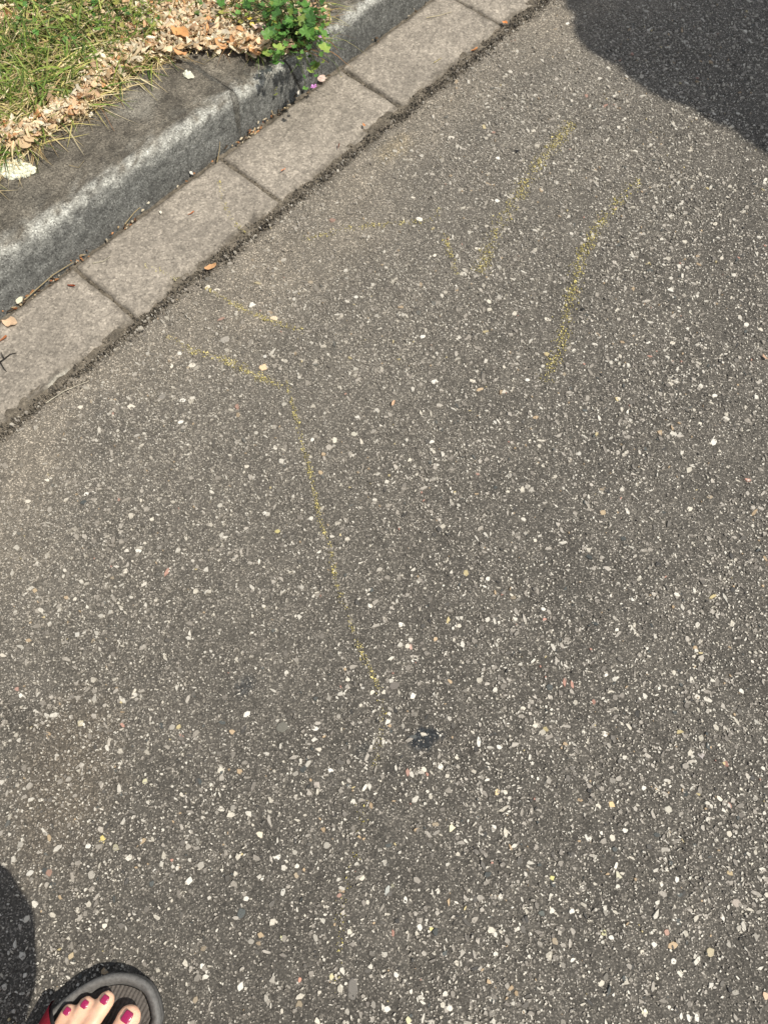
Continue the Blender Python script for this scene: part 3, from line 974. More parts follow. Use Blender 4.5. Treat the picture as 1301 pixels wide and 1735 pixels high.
# loose litter too small and dense to count
lu, lv = [], []
for _ in range(2900):
    e = edge_at(random.random())
    d = abs(random.gauss(0, 1)) * 18
    d *= .55 if e[0] < 150 else 1
    lu.append(e[0] + 8 - d * .55 + random.gauss(0, 6)); lv.append(e[1] + 20 - d * .8 + random.gauss(0, 6))
for _ in range(3600):
    lu.append(random.gauss(300, 38)); lv.append(random.uniform(-25, 66))
for _ in range(1600):
    lu.append(random.uniform(-40, 560)); lv.append(random.uniform(-60, 60))
P = np.array([G(u, v, KERB_H + .006) for u, v in zip(lu, lv)])
n = len(P)
lc = np.array(LC)[rng.choice(8, n, p=(.20, .20, .12, .16, .11, .06, .09, .06))] * rng.uniform(.6, 1.12, (n, 1))
me = chips('leaf_litter', P[:, 0], P[:, 1], P[:, 2] + rng.uniform(-.004, .022, n), rng.uniform(0, 1, n) ** 1.8 * .0070 + .0012, np.sqrt(1 + rng.uniform(0, 1, n) ** 2 * 5), rng.uniform(0, 6.28, n), np.full(n, .0006), lc, 6, .8, .0004, .55)
o = link('leaf_litter', me, M_DRY)
tag(o, 'crumbled dry leaves and petals lying at the edge of the verge', kind='stuff')

nl = 0
while nl < 165:
    if random.random() < .62:
        e = edge_at(random.random())
        d = abs(random.gauss(0, 1)) * 22
        d *= .6 if e[0] < 150 else 1
        u, v = e[0] + 7 - d * .5 + random.gauss(0, 7), e[1] + 18 - d * .8 + random.gauss(0, 5)
    else:
        u, v = random.gauss(300, 36), random.uniform(-15, 64)
    if u < -5 or v < -15: continue
    litter_leaf(u, v, KERB_H + random.uniform(.012, .026), random.choice((.009, .012, .015, .019, .025)))
    nl += 1
litter_leaf(306, 55, KERB_H + .03, .036, 'large orange-tan dry leaf at the edge of the pale litter heap', colr=(.68, .36, .15), i=1, flat=.1, rz=-.6)
litter_leaf(290, 38, KERB_H + .028, .024, 'cream dry leaf lying above the large orange-tan leaf', colr=(.75, .62, .48), i=3, flat=.15)
litter_leaf(438, 45, KERB_H + .03, .026, 'pale pink dry petal between the litter and the yellow leaves', colr=(.76, .58, .50), i=5, flat=.2)
litter_leaf(320, 126, KERB_H + .004, .024, 'whitish torn petal lying alone on the kerb top', colr=(.70, .69, .56), i=3, flat=.08, cat='petal', name='petal')
litter_leaf(155, 195, KERB_H + .004, .012, 'small white petal on the kerb below the grass edge', colr=(.74, .70, .60), i=1, flat=.1, cat='petal', name='petal')
litter_leaf(18, 546, .008, .024, 'orange-tan dry petal on the leftmost gutter slab', colr=(.66, .48, .32), i=1, flat=.1)
litter_leaf(6, 575, .008, .018, 'narrow red-brown dry leaf at the left picture edge on the slab', colr=(.40, .16, .07), i=2, flat=.1, asp=.5, rz=.7)
litter_leaf(122, 484, .008, .017, 'small dark red curled leaf on the slab below a joint', colr=(.28, .07, .03), i=2, flat=.1, asp=.5, rz=-.3)
litter_leaf(357, 452, .009, .022, 'orange-brown leaf caught where slab meets asphalt', colr=(.56, .33, .17), i=0, flat=.2, asp=.6, rz=.4)
litter_leaf(545, 131, .012, .018, 'pinkish-white petal on the slab edge beside the pink flower', colr=(.76, .58, .50), i=3, flat=.15, cat='petal', name='petal')
litter_leaf(324, 362, .008, .014, 'thin orange-red leaf fragment in the middle of a slab', colr=(.55, .22, .10), i=2, flat=.1, asp=.25, rz=.7)
litter_leaf(617, 212, .008, .010, 'tiny orange leaf fragment on the slab nearest the pink flower', colr=(.60, .27, .12), i=0, flat=.1)
litter_leaf(574, 248, .008, .014, 'thin dark red sliver on the slab edge above the asphalt', colr=(.20, .05, .03), i=2, flat=.1, asp=.3, rz=1.4)
litter_leaf(480, 288, .008, .011, 'orange-red crumb of leaf on the slab beside a joint', colr=(.58, .26, .14), i=1, flat=.1, asp=.4)
litter_leaf(855, 38, .008, .011, 'orange leaf crumb at the upper end of the gutter', colr=(.72, .28, .10), i=1, flat=.1)
litter_leaf(803, 85, .006, .018, 'orange-brown leaf strip in the asphalt groove near the top', colr=(.58, .28, .12), i=2, flat=.1, asp=.4, rz=.6)
litter_leaf(666, 683, .004, .010, 'tiny peach leaf flake on the asphalt in mid picture', colr=(.62, .42, .28), i=1, flat=.1, asp=.6)
litter_leaf(1295, 605, .004, .012, 'pinkish-tan flake at the right picture edge', colr=(.56, .38, .27), i=0, flat=.1)
litter_leaf(273, 360, .008, .007, 'tiny white petal crumb on the gutter slab', colr=(.78, .74, .62), i=1, flat=.1, name='petal', cat='petal')

# debris wedged in the joint between kerb and slabs
n = 900
s = rng.uniform(-.2, 1.75, n)
t = T_SLAB + rng.normal(.001, .0028, n)
cl = np.array([(.36, .14, .06), (.48, .24, .11), (.52, .40, .24), (.60, .52, .38), (.10, .07, .045), (.16, .11, .07)])
clump = np.clip(.35 + 1.4 * fbm(s * 9, s * 0, 181, 3), 0.05, 1)
k = rng.uniform(0, 1, n) < clump
s, t = s[k], t[k]
n = len(s)
me = chips('joint_litter', s * K[0] + t * N[0], s * K[1] + t * N[1], rng.uniform(.002, .010, n), rng.uniform(.0010, .0034, n), np.sqrt(1 + rng.uniform(0, 3, n)),
           np.full(n, KA) + rng.normal(0, .6, n), np.full(n, .0006), cl[rng.integers(0, 6, n)] * rng.uniform(.7, 1.15, (n, 1)), 5, .7, .001, .4)
tag(link('joint_litter', me, M_DRY), 'reddish leaf crumbs wedged between kerb and gutter slabs', kind='stuff')
# crumbs of grit in the groove at the edge of the asphalt and in the slab joints
n = 9000
s = rng.uniform(-.35, 1.95, n)
t = T_ROAD - .006 + .007 * fbm(s * 11, s * 0, 41, 3) + rng.normal(0, .0085, n)
sj, tj = [], []
for j in JO[1:-2]:
    for _ in range(80):
        sj.append(j + random.gauss(0, .0018)); tj.append(random.uniform(T_ROAD + .004, T_SLAB))
s = np.r_[s, sj]; t = np.r_[t, tj]
n = len(s)
gc = np.array([(.065, .057, .045), (.10, .087, .067), (.15, .13, .10), (.04, .036, .03), (.21, .18, .14)])
me = chips('groove_grit', s * K[0] + t * N[0], s * K[1] + t * N[1], -.0030 + rng.uniform(0, .0045, n), rng.uniform(.0006, .0024, n) * rng.uniform(.6, 1.2, n), np.sqrt(1 + rng.uniform(0, 1, n)),
           rng.uniform(0, 6.28, n), rng.uniform(.0005, .0018, n), gc[rng.integers(0, 5, n)] * rng.uniform(.7, 1.2, (n, 1)), 5, .6, .002, .3)
o = link('groove_grit', me, M_CHIP)
tag(o, 'dark grit in the groove between gutter and asphalt', kind='stuff')


# --- thin stems and twigs
def tube(name, pts, r0, r1, mt, parent=None, colr=None, sides=5):
    P = [Vector(p) for p in pts]
    V, F = [], []
    for i, p in enumerate(P):
        d = (P[min(i + 1, len(P) - 1)] - P[max(i - 1, 0)]).normalized()
        a = d.orthogonal().normalized()
        b = d.cross(a)
        rr = r0 + (r1 - r0) * i / (len(P) - 1)
        for j in range(sides):
            q = 2 * math.pi * j / sides
            V.append(p + a * math.cos(q) * rr + b * math.sin(q) * rr)
    for i in range(len(P) - 1):
        for j in range(sides):
            F.append((i * sides + j, i * sides + (j + 1) % sides, (i + 1) * sides + (j + 1) % sides, (i + 1) * sides + j))
    me = np_mesh(name, np.array([tuple(v) for v in V]), np.array(F), True, np.tile(np.array(colr if colr else (.3, .24, .13)), (len(V), 1)))
    return link(name, me, mt, parent)


def px_stem(pts, r0, r1, label, cat='stem', name='dry_stem', colr=(.34, .27, .15), mt=None):
    o = tube(name, [G(*p) for p in pts], r0, r1, mt or M_DRY, None, colr)
    tag(o, label, cat)
    return o


KH = KERB_H
px_stem([(235, 88, KH + .012), (262, 100, KH + .008), (290, 108, KH + .006), (312, 118, KH + .004)], .0009, .0005, 'bent dry stem on the kerb top pointing at the whitish petal')
px_stem([(270, 72, KH + .022), (282, 92, KH + .014), (294, 108, KH + .008), (303, 120, KH + .004)], .0014, .0005, 'dark green grass blade leaning from the litter onto the kerb top', 'grass blade', 'grass_blade', (.07, .12, .03), M_GRASS)
px_stem([(330, 76, KH + .014), (308, 78, KH + .012), (338, 86, KH + .008)], .0008, .0005, 'short pale twig sticking out under the large orange leaf')
px_stem([(405, 65, KH + .018), (380, 80, KH + .01), (362, 88, KH + .005)], .0008, .0005, 'straight pale stem lying on the kerb below the litter')
px_stem([(110, 195, KH + .010), (130, 200, KH + .008), (152, 200, KH + .005)], .0009, .0004, 'dry stem curling onto the kerb at the small white petal')
px_stem([(28, 205, KH + .02), (45, 232, KH + .012), (58, 258, KH + .006), (66, 292, KH + .003)], .0014, .0005, 'long dark grass stalk hanging over the kerb beside the lichen', 'grass blade', 'grass_blade', (.09, .10, .04), M_GRASS)
px_stem([(165, 172, KH + .012), (176, 190, KH + .008), (194, 222, KH + .004)], .0007, .0004, 'fine reddish stalk with a seed on the kerb top', colr=(.26, .13, .06))
px_stem([(118, 280, KH + .004), (134, 284, KH + .004), (143, 272, KH + .004)], .0006, .0003, 'tiny pale straw on the middle of the kerb top')
px_stem([(95, 235, KH + .006), (110, 228, KH + .006), (123, 222, KH + .005)], .0007, .0003, 'pale straw at the grass edge on the kerb')
px_stem([(42, 508, .012), (90, 466, .012), (125, 444, .010)], .0009, .0006, 'pale stem lying along the kerb joint near the left edge')
px_stem([(212, 380, .012), (228, 360, .010), (245, 345, .010)], .0009, .0006, 'pale twig lying in the kerb joint at mid slab')
px_stem([(368, 275, .010), (372, 255, .016), (373, 240, .024)], .0009, .0005, 'thin stalk standing up from the joint against the kerb')
px_stem([(78, 683, .005), (110, 662, .006), (152, 645, .005)], .0008, .0004, 'curved pale straw across the groove at the slab edge', colr=(.50, .46, .36))
px_stem([(158, 446, .007), (175, 443, .007), (188, 434, .007)], .0007, .0003, 'fine pale straw on the slab right of the joint', colr=(.5, .46, .34))
px_stem([(722, 30, .008), (745, 26, .008), (765, 20, .008)], .0007, .0004, 'pale straw on the topmost gutter slab', colr=(.5, .44, .28))
px_stem([(735, 106, .008), (748, 98, .008)], .0006, .0003, 'tiny yellowish straw on the gutter slab near the groove', colr=(.5, .42, .18))
tw = tube('twig', [G(-6, 618, .006), G(8, 608, .010), G(18, 600, .008), G(29, 598, .005)], .0013, .0006, M_DRY, None, (.03, .026, .022))
tube('twig_fork', [G(8, 608, .010), G(4, 600, .012), G(2, 596, .010)], .0009, .0004, M_DRY, tw, (.03, .026, .022))
tube('twig_fork', [G(0, 612, .008), G(8, 625, .009), G(12, 630, .005)], .0009, .0004, M_DRY, tw, (.03, .026, .022))
tag(tw, 'dark forked twig on the slab at the left picture edge', 'twig')

# --- pale crumbs, seeds, bug
def pebble(u, v, z, size, colr, label, cat='pebble', name='pebble', asp=.8, i=3, hz=.5):
    o = link(name, STONES[i])
    x, y, zz = G(u, v, z)
    o.location = (x, y, zz)
    o.scale = (size / 2, size / 2 * asp, size / 2 * hz)
    o.rotation_euler = (0, 0, random.uniform(0, 3))
    o.color = (*colr, 1)
    tag(o, label, cat)


pebble(33, 508, .009, .014, (.60, .56, .42), 'cream pebble caught in the joint near the left edge of the kerb')
pebble(324, 293, .010, .010, (.60, .58, .52), 'whitish pebble in the kerb joint above the slab joint', i=5)
pebble(504, 156, .010, .012, (.62, .58, .50), 'pale pebble in the joint just left of the pink flower', i=6)
pebble(250, 342, .009, .010, (.50, .46, .36), 'tan pebble in the joint halfway along the second slab', i=7)


def bug(u, v, z, L_, label, rz):
    bm = bmesh.new()
    for cx, rx, ry, rz_ in ((0, .5, .24, .2), (.52, .22, .17, .15), (.78, .12, .12, .11)):
        bmesh.ops.create_icosphere(bm, subdivisions=2, radius=1, matrix=Matrix.Translation((cx, 0, .22)) @ Matrix.Diagonal((rx, ry, rz_, 1)))
    me = bpy.data.meshes.new('body'); bm.to_mesh(me); bm.free()
    root = bpy.data.objects.new('bug', None); COL.objects.link(root)
    bo = link('body', me, M_BUG, root)
    wv = np.array([(.3, .08, .45), (-.2, .5, .40), (-.85, .45, .34), (-.6, .1, .42), (.3, -.08, .45), (-.2, -.5, .40), (-.85, -.45, .34), (-.6, -.1, .42)])
    link('wing', np_mesh('wing', wv[:4], np.array([(0, 1, 2, 3)]), False), M_BUG, root)
    link('wing', np_mesh('wing', wv[4:], np.array([(3, 2, 1, 0)]), False), M_BUG, root)
    for sx in (-.1, .25, .5):
        for sy in (-1, 1):
            tube('leg', [(sx, sy * .15, .2), (sx * 1.1, sy * .45, .3), (sx * 1.3, sy * .65, 0)], .03, .02, M_BUG, root, (.01, .01, .01), 4)
    x, y, zz = G(u, v, z)
    root.location = (x, y, zz)
    root.scale = (L_, L_, L_)
    root.rotation_euler = (0, 0, rz)
    tag(root, label, 'insect')


M_BUG = plain_mat('dark_shell', (.012, .011, .010), .35, .5, .2, 300)
bug(875, 257, .002, .0065, 'small black fly sitting on the asphalt left of the broad chalk stroke', 2.6)
bug(987, 524, .002, .0045, 'tiny dark beetle beside the rightmost chalk stroke', 1.9)
# lichen crust
def lichen(u, v, rx, ry, n, label):
    x0, y0, _ = G(u, v, KH)
    a = rng.uniform(0, 6.28, n)
    r = np.sqrt(rng.uniform(0, 1, n)) * (1 + .35 * fbm(np.cos(a) * 2 + u, np.sin(a) * 2, 191, 3))
    x = x0 + np.cos(a) * r * rx
    y = y0 + np.sin(a) * r * ry
    n_ = len(x)
    me = chips('lichen', x, y, np.full(n_, KH + .0012) + rng.uniform(0, .004, n_), rng.uniform(.0016, .0042, n_), np.ones(n_), rng.uniform(0, 6, n_), np.full(n_, .001),
               np.array([.66, .67, .54]) * rng.uniform(.7, 1.15, (n_, 1)), 6, .7, .002, .3)
    tag(link('lichen', me, M_LICHEN), label, 'lichen')


lichen(26, 290, .031, .017, 620, 'pale green-white crust of lichen on the kerb top at the left edge')
lichen(318, 127, .006, .004, 22, 'tiny speck of pale lichen under the whitish petal on the kerb')

# --- plants at the kerb: lobed green leaves on stems, pink and yellow flowers
def lobed_leaf(seed):
    r = random.Random(seed)
    V = [(0, 0, 0)]
    k = 30
    for ring, q in ((1, .55), (2, 1.0)):
        for j in range(k):
            a = 2 * math.pi * j / k
            lob = .55 + .45 * abs(math.sin(a * 2.5 + .3)) ** .7
            notch = 1 - .75 * math.exp(-((a - math.pi) / .25) ** 2)
            rad = q * lob * notch * (1 + .06 * r.uniform(-1, 1)) if ring == 2 else q * .8 * notch
            V.append((rad * math.cos(a), rad * math.sin(a), .20 * rad * rad + .06 * math.sin(a * 5) * q + r.uniform(-.02, .02)))
    F3 = np.array([(0, 1 + j, 1 + (j + 1) % k) for j in range(k)])
    F4 = np.array([(1 + j, 1 + k + j, 1 + k + (j + 1) % k, 1 + (j + 1) % k) for j in range(k)])
    me = np_mesh('leaf', np.array(V), [F3, F4], True)
    me.materials.append(M_LEAFOBJ)
    return me


M_LEAFOBJ = soft_mat('cranesbill_leaf', .5, .35, .35, objcol=True, var=.22, scale=4)
LL = [lobed_leaf(600 + i) for i in range(5)]
M_PINK = plain_mat('pink_petal', (.62, .26, .62), .6, .3, .15, 400)
M_YPET = plain_mat('yellow_petal', (.72, .56, .07), .6, .3, .12, 400)


def flower(parent, loc, size, mt, tilt):
    V, F = [], []
    for p in range(5):
        a0 = 2 * math.pi * p / 5
        b = len(V)
        for q, wd in ((.08, .08), (.5, .30), (.88, .30), (1.0, .12)):
            for sg in (-1, 1):
                x, y = q, wd * sg
                V.append((x * math.cos(a0) - y * math.sin(a0), x * math.sin(a0) + y * math.cos(a0), .25 * q * q))
        for i in range(3): F.append((b + 2 * i, b + 2 * i + 1, b + 2 * i + 3, b + 2 * i + 2))
    o = link('flower', np_mesh('flower', np.array(V), np.array(F), True), mt, parent)
    o.location = loc; o.scale = (size / 2,) * 3
    o.rotation_euler = tilt
    return o


def plant(name, label, cat, root_px, leafs, cols_, stem_col, flowers=()):
    root = bpy.data.objects.new(name, None)
    COL.objects.link(root)
    rp = Vector(G(*root_px))
    root.location = rp
    tag(root, label, cat)
    for (u, v, z, size) in leafs:
        p = Vector(G(u, v, z)) - rp
        st = Vector((random.gauss(0, .012), random.gauss(0, .012), 0)) + Vector((p.x * .25, p.y * .25, 0))
        mid = (st + p) / 2 + Vector((0, 0, .012))
        tube('stem', [st, mid, p], .0007, .0004, M_LEAF, root, stem_col, 4)
        lf = link('leaf', random.choice(LL), None, root)
        lf.location = p
        lf.scale = (size / 2, size / 2, size / 2)
        lf.rotation_euler = (random.gauss(0, .35), random.gauss(0, .35), random.uniform(0, 6.28))
        q = random.uniform(.7, 1.25)
        c = random.choice(cols_)
        lf.color = (c[0] * q, c[1] * q, c[2] * q, 1)
    for (u, v, z, size, mt, via) in flowers:
        p = Vector(G(u, v, z)) - rp
        vv = [Vector(G(*x)) - rp for x in via]
        tube('flower_stem', [Vector((0, 0, 0))] + vv + [p], .0006, .0004, M_LEAF, root, (.10, .12, .04), 4)
        flower(root, p, size, mt, (random.gauss(0, .3), random.gauss(0, .3), 1))
    return root


GL = [(.08, .20, .04), (.11, .26, .05), (.15, .31, .07), (.06, .15, .035), (.26, .36, .08)]
YG = [(.26, .30, .08), (.34, .34, .09), (.20, .26, .07), (.42, .40, .10)]
lv_ = []
for _ in range(260):
    a = random.random()
    u = random.gauss(474, 48); v = random.gauss(38, 30)
    if v > 112 or u > 556 or u < 360 or (u < 450 and v > 25): continue
    lv_.append((u, v, KH + random.uniform(.010, .075), random.choice((.008, .011, .014, .019, .023))))
for (u, v) in ((500, 78), (512, 88), (492, 92), (525, 96), (537, 110), (545, 92), (515, 130), (528, 122), (518, 150), (536, 128), (530, 108), (548, 104), (556, 60), (508, 98), (522, 84), (530, 62), (540, 75), (522, 118), (505, 110), (548, 22), (552, 28)):
    lv_.append((u, v, KH + random.uniform(.0, .03), random.uniform(.008, .013)))
plant('cranesbill_plant', 'bushy green lobed-leaved plant hanging over the kerb with small pink flowers', 'plant', (500, 45, KH), lv_, GL, (.09, .12, .04),
      [(532, 147, .03, .0125, M_PINK, [(520, 80, KH + .03), (540, 118, KH)]), (541, 62, KH + .04, .010, M_PINK, [(530, 50, KH + .05)]),
       (578, 130, .05, .003, M_LEAF and M_YPET, [(545, 62, KH + .03), (565, 100, KH)])])
plant('trailing_weed', 'small yellow-green weed trailing down the kerb left of the bushy plant', 'plant', (420, 70, KH),
      [(418, 76, KH + .01, .012), (424, 86, KH + .008, .011), (432, 82, KH + .006, .010), (421, 96, KH, .010), (430, 104, KH - .01, .011), (435, 115, KH - .015, .010), (428, 118, KH - .015, .008),
       (467, 148, .045, .009), (468, 160, .04, .009), (415, 66, KH + .015, .012)], YG, (.2, .2, .08))
plant('yellow_weed', 'small weed with bright yellow leaves in front of the litter', 'plant', (460, 50, KH),
      [(462, 44, KH + .035, .016), (470, 55, KH + .03, .016), (465, 38, KH + .04, .012), (424, 32, KH + .035, .010), (428, 42, KH + .03, .010), (472, 62, KH + .028, .010), (521, 42, KH + .03, .012), (535, 48, KH + .02, .012)],
      [(.66, .54, .08), (.60, .52, .12), (.55, .50, .14)], (.25, .2, .08))
for lab, cu, cv_, n_, ru, rv in (('low clover-like weed in the upper left of the verge', 205, 12, 36, 40, 16), ('yellow-green weed patch above the orange leaf', 240, 26, 22, 18, 12),
                                 ('small bright weed at the top edge near the left', 75, 8, 22, 25, 12), ('leafy weed between grass and litter at the top', 372, 18, 26, 26, 14),
                                 ('pale green weed among the straw on the left', 118, 44, 20, 30, 16)):
    plant('verge_weed', lab, 'plant', (cu, cv_, KH), [(random.gauss(cu, ru), random.gauss(cv_, rv), KH + random.uniform(.015, .045), random.uniform(.007, .014)) for _ in range(n_)],
          GL + YG, (.12, .13, .05))

n = 260
pu, pv = rng.uniform(375, 560, n), rng.uniform(-20, 92, n)
P = np.array([G(a, b, KH + .004) for a, b in zip(pu, pv)])
blades('plant_stalks', M_GRASS, P, rng.uniform(.03, .085, n), math.atan2(-N[1], -N[0]) + rng.normal(.1, 1.0, n), rng.uniform(.6, .97, n), rng.uniform(.0005, .0011, n),
       np.array([(.30, .36, .10), (.16, .25, .06), (.42, .38, .16), (.30, .17, .08)])[rng.integers(0, 4, n)], label='thin green and reddish stalks in the bushy plant on the kerb')
# ------------------------------------------------------------------ person holding the view, left foot in the picture; unseen rest invented for its shadow
M_SKIN = plain_mat('skin', (.68, .42, .29), .5, .35, .13, 110, sss=.15)
M_NAIL = plain_mat('nail_polish', (.27, .006, .065), .22, .5, .15, 900, coat=.8)
M_RUB = plain_mat('grey_rubber', (.115, .112, .107), .65, .35, .28, 260)
M_FOOTBED = plain_mat('dark_footbed', (.085, .076, .068), .85, .2, .3, 300)
_nt = M_FOOTBED.node_tree
_w = _nt.nodes.new('ShaderNodeTexWave')
_w.inputs['Scale'].default_value = 70
_w.inputs['Distortion'].default_value = 1.0
_mp = _nt.nodes.new('ShaderNodeMapping')
_mp.inputs['Rotation'].default_value = (0, 0, R(26))
_nt.links.new(obj_coord(_nt), _mp.inputs[0])
_nt.links.new(_mp.outputs[0], _w.inputs['Vector'])
_nt.links.new(bump(_nt, _w.outputs['Fac'], .7, .0012), _nt.nodes['Principled BSDF'].inputs['Normal'])
M_STRAP = plain_mat('red_strap', (.24, .012, .025), .8, .2, .25, 500)
M_LINE = plain_mat('black_lining', (.03, .028, .028), .8, .2, .2, 400)
M_DRESS = plain_mat('blue_cloth', (.05, .07, .14), .85, .2, .12, 40)
M_HAIR = plain_mat('brown_hair', (.07, .042, .025), .5, .4, .3, 120)
M_EYE = plain_mat('eye', (.75, .74, .72), .2, .5, .03, 40)

PHI = R(64)                                    # heading of the left foot, from +X
FWD = Vector((math.cos(PHI), math.sin(PHI), 0))
RGT = Vector((math.sin(PHI), -math.cos(PHI), 0))
FS = 1.13
TIP = Vector(G(206, 1651, .03))                # frontmost point of the sandal
_org = TIP - FWD * (.270 * FS) - RGT * (-.005 * FS)
FRONT = []
for u_, v_ in ((72, 1730), (92, 1709), (114, 1690), (141, 1671), (172, 1656), (203, 1650), (232, 1655), (254, 1669), (265, 1690), (270, 1712), (269, 1735)):
    d_ = Vector(G(u_, v_, .03)) - _org
    FRONT.append((d_.dot(RGT) / FS, d_.dot(FWD) / FS))
OUT = [(0, 0), (-.022, .004), (-.034, .025), (-.038, .06), (-.043, .11), (-.050, .16)] + FRONT + [(.053, .215), (.051, .175), (.045, .13), (.036, .09), (.034, .045), (.022, .008)]


def catmull(P, k=5):
    r = []
    n = len(P)
    for i in range(n):
        p0, p1, p2, p3 = [np.array(P[(i + j) % n]) for j in (-1, 0, 1, 2)]
        for q in range(k):
            t = q / k
            r.append(.5 * ((2 * p1) + (-p0 + p2) * t + (2 * p0 - 5 * p1 + 4 * p2 - p3) * t * t + (-p0 + 3 * p1 - 3 * p2 + p3) * t ** 3))
    return np.array(r)


def foot_frame(tip, mirror=1):
    org = tip - FWD * (.270 * FS) - RGT * (-.005 * FS * mirror)
    org.z = 0

    def F(x, y, z): return org + RGT * (x * FS * mirror) + FWD * (y * FS) + Vector((0, 0, z))
    return F


def ring_mesh(name, rings, mt, parent, cap=False):
    V = np.array([tuple(v) for r in rings for v in r])
    n = len(rings[0])
    F = []
    for i in range(len(rings) - 1):
        for j in range(n):
            F.append((i * n + j, i * n + (j + 1) % n, (i + 1) * n + (j + 1) % n, (i + 1) * n + j))
    fs = [np.array(F)]
    if cap:
        fs.append(np.array([list(range((len(rings) - 1) * n, len(rings) * n))]))
        if cap != 'end': fs.append(np.array([list(range(n))[::-1]]))
    return link(name, np_mesh(name, V, fs, True), mt, parent)


def off(P, d):
    T = np.roll(P, -1, 0) - np.roll(P, 1, 0)
    T /= np.linalg.norm(T, axis=1)[:, None]
    nn = np.stack([-T[:, 1], T[:, 0]], 1)      # OUT runs clockwise seen from above: this points outward
    return P + nn * d


P0 = catmull(OUT)
area = 0.5 * np.sum(P0[:, 0] * np.roll(P0[:, 1], -1) - np.roll(P0[:, 0], -1) * P0[:, 1])
OS = 1 if area < 0 else -1


def zs(P): return .006 * sstep(.22, .27, P[:, 1]) + .010 * (1 - sstep(0, .16, P[:, 1]))   # toe spring and heel lift


def sandal(F, parent):
    root = bpy.data.objects.new('sandal', None)
    COL.objects.link(root); root.parent = parent

    def ring(d, z, k=1.0):
        Q = off(P0, d * OS)
        zz = zs(P0) * k
        return [F(a, b, z + c) for (a, b), c in zip(Q, zz)]
    ring_mesh('sole', [ring(-.004, .002, .6), ring(-.0005, .004, .6), ring(.0, .012, .8), ring(-.001, .0205)], M_RUB, root, False)
    ring_mesh('rim', [ring(-.0005, .019), ring(.0012, .023), ring(.001, .028), ring(-.0015, .0305), ring(-.0038, .0300), ring(-.0060, .0278), ring(-.0082, .0240), ring(-.0098, .019)], M_RUB, root)
    # ribbed footbed
    inner = off(P0, -.0100 * OS)
    c = inner.mean(0)
    rings = []
    for q in np.linspace(1, .03, 26):
        rr = []
        for p, zc in zip(inner, zs(P0)):
            x = c + (p - c) * q
            zq = float(zs(np.array([[x[0], x[1]]]))[0])
            rr.append(F(x[0], x[1], .0225 + zq))
        rings.append(rr)
    ring_mesh('footbed', rings, M_FOOTBED, root, 'end')
    # strap over the forefoot and one behind: bands arched over the foot
    for (ya, yb, zt, lab) in ((.115, .190, .069, 'strap'), (.060, .085, .105, 'strap')):
        for nm, mt_, d0, wy in ((lab, M_STRAP, 0, 0), ('strap_lining', M_LINE, -.0022, .0030)):
            rows = []
            for i in range(9):
                y = (ya - wy) + (yb - ya + 2 * wy) * i / 8
                row = []
                for j in range(21):
                    a = math.pi * j / 20
                    skew = (y - .17) * .25
                    row.append(F(-math.cos(a) * (.055 + d0), y - .030 * math.cos(a) * -1 * (1 if ya > .1 else 0) , .018 + math.sin(a) ** .8 * (zt - .018 + d0)))
                rows.append(row)
            V = np.array([tuple(v) for r in rows for v in r])
            link(nm, np_mesh(nm, V, grid_faces(9, 21), True), mt_, root)
    return root


def hullcap(bm, p0, r0, p1, r1, squash=1):
    b2 = bmesh.new()
    vs_ = []
    for p, r in ((p0, r0), (p1, r1)):
        q = bmesh.ops.create_icosphere(b2, subdivisions=2, radius=r, matrix=Matrix.Translation(p) @ Matrix.Diagonal((1, 1, squash, 1)))
        vs_ += q['verts']
    bmesh.ops.convex_hull(b2, input=b2.verts)
    loose = [v for v in b2.verts if not v.link_faces]
    bmesh.ops.delete(b2, geom=loose, context='VERTS')
    m = bpy.data.meshes.new('t')
    b2.to_mesh(m); b2.free()
    bm.from_mesh(m)
    bpy.data.meshes.remove(m)


person = bpy.data.objects.new('person', None)
COL.objects.link(person)
tag(person, 'person with bare toes and dark pink nail polish in a grey open-toed sandal', 'person')
FL = foot_frame(TIP)
TIP2 = TIP + RGT * .20 - FWD * .16
FR = foot_frame(TIP2 + RGT * -.032 * FS * 0, -1)
sandal(FL, person)
sandal(FR, person)

bmb = bmesh.new()
SK = .026                                      # top of the footbed


def toes_px():
    # tip pixel, tip radius, length back
    return [((222, 1719), .0133, .045, .045), ((183, 1691), .0100, .050, .041), ((149, 1699), .0092, .047, .039), ((119, 1711), .0086, .040, .037), ((106, 1742), .0080, .030, .033)]


def build_foot(F, tips):
    for (tp, r, ln, z, d) in tips:
        base_ = tp - d * ln
        mid = tp - d * (ln * .42)
        hullcap(bmb, tp, r, mid + Vector((0, 0, .002)), r * .90, .85)
        hullcap(bmb, mid + Vector((0, 0, .002)), r * .90, base_ + Vector((0, 0, .006)), r * 1.05, .9)
        hullcap(bmb, base_ + Vector((0, 0, .006)), r * 1.05, base_ - d * .03 + Vector((0, 0, .006)), r * 1.4)
    hullcap(bmb, F(-.026, .165, SK + .014), .015, F(.024, .178, SK + .018), .018)
    hullcap(bmb, F(.022, .172, SK + .017), .018, F(.010, .10, SK + .035), .026)
    hullcap(bmb, F(-.024, .165, SK + .013), .015, F(-.014, .09, SK + .022), .020)
    hullcap(bmb, F(.0, .10, SK + .035), .027, F(0, .055, SK + .06), .033)
    hullcap(bmb, F(-.010, .09, SK + .016), .018, F(0, .035, SK + .026), .026)
    hullcap(bmb, F(0, .035, SK + .026), .027, F(0, .050, .13), .036)


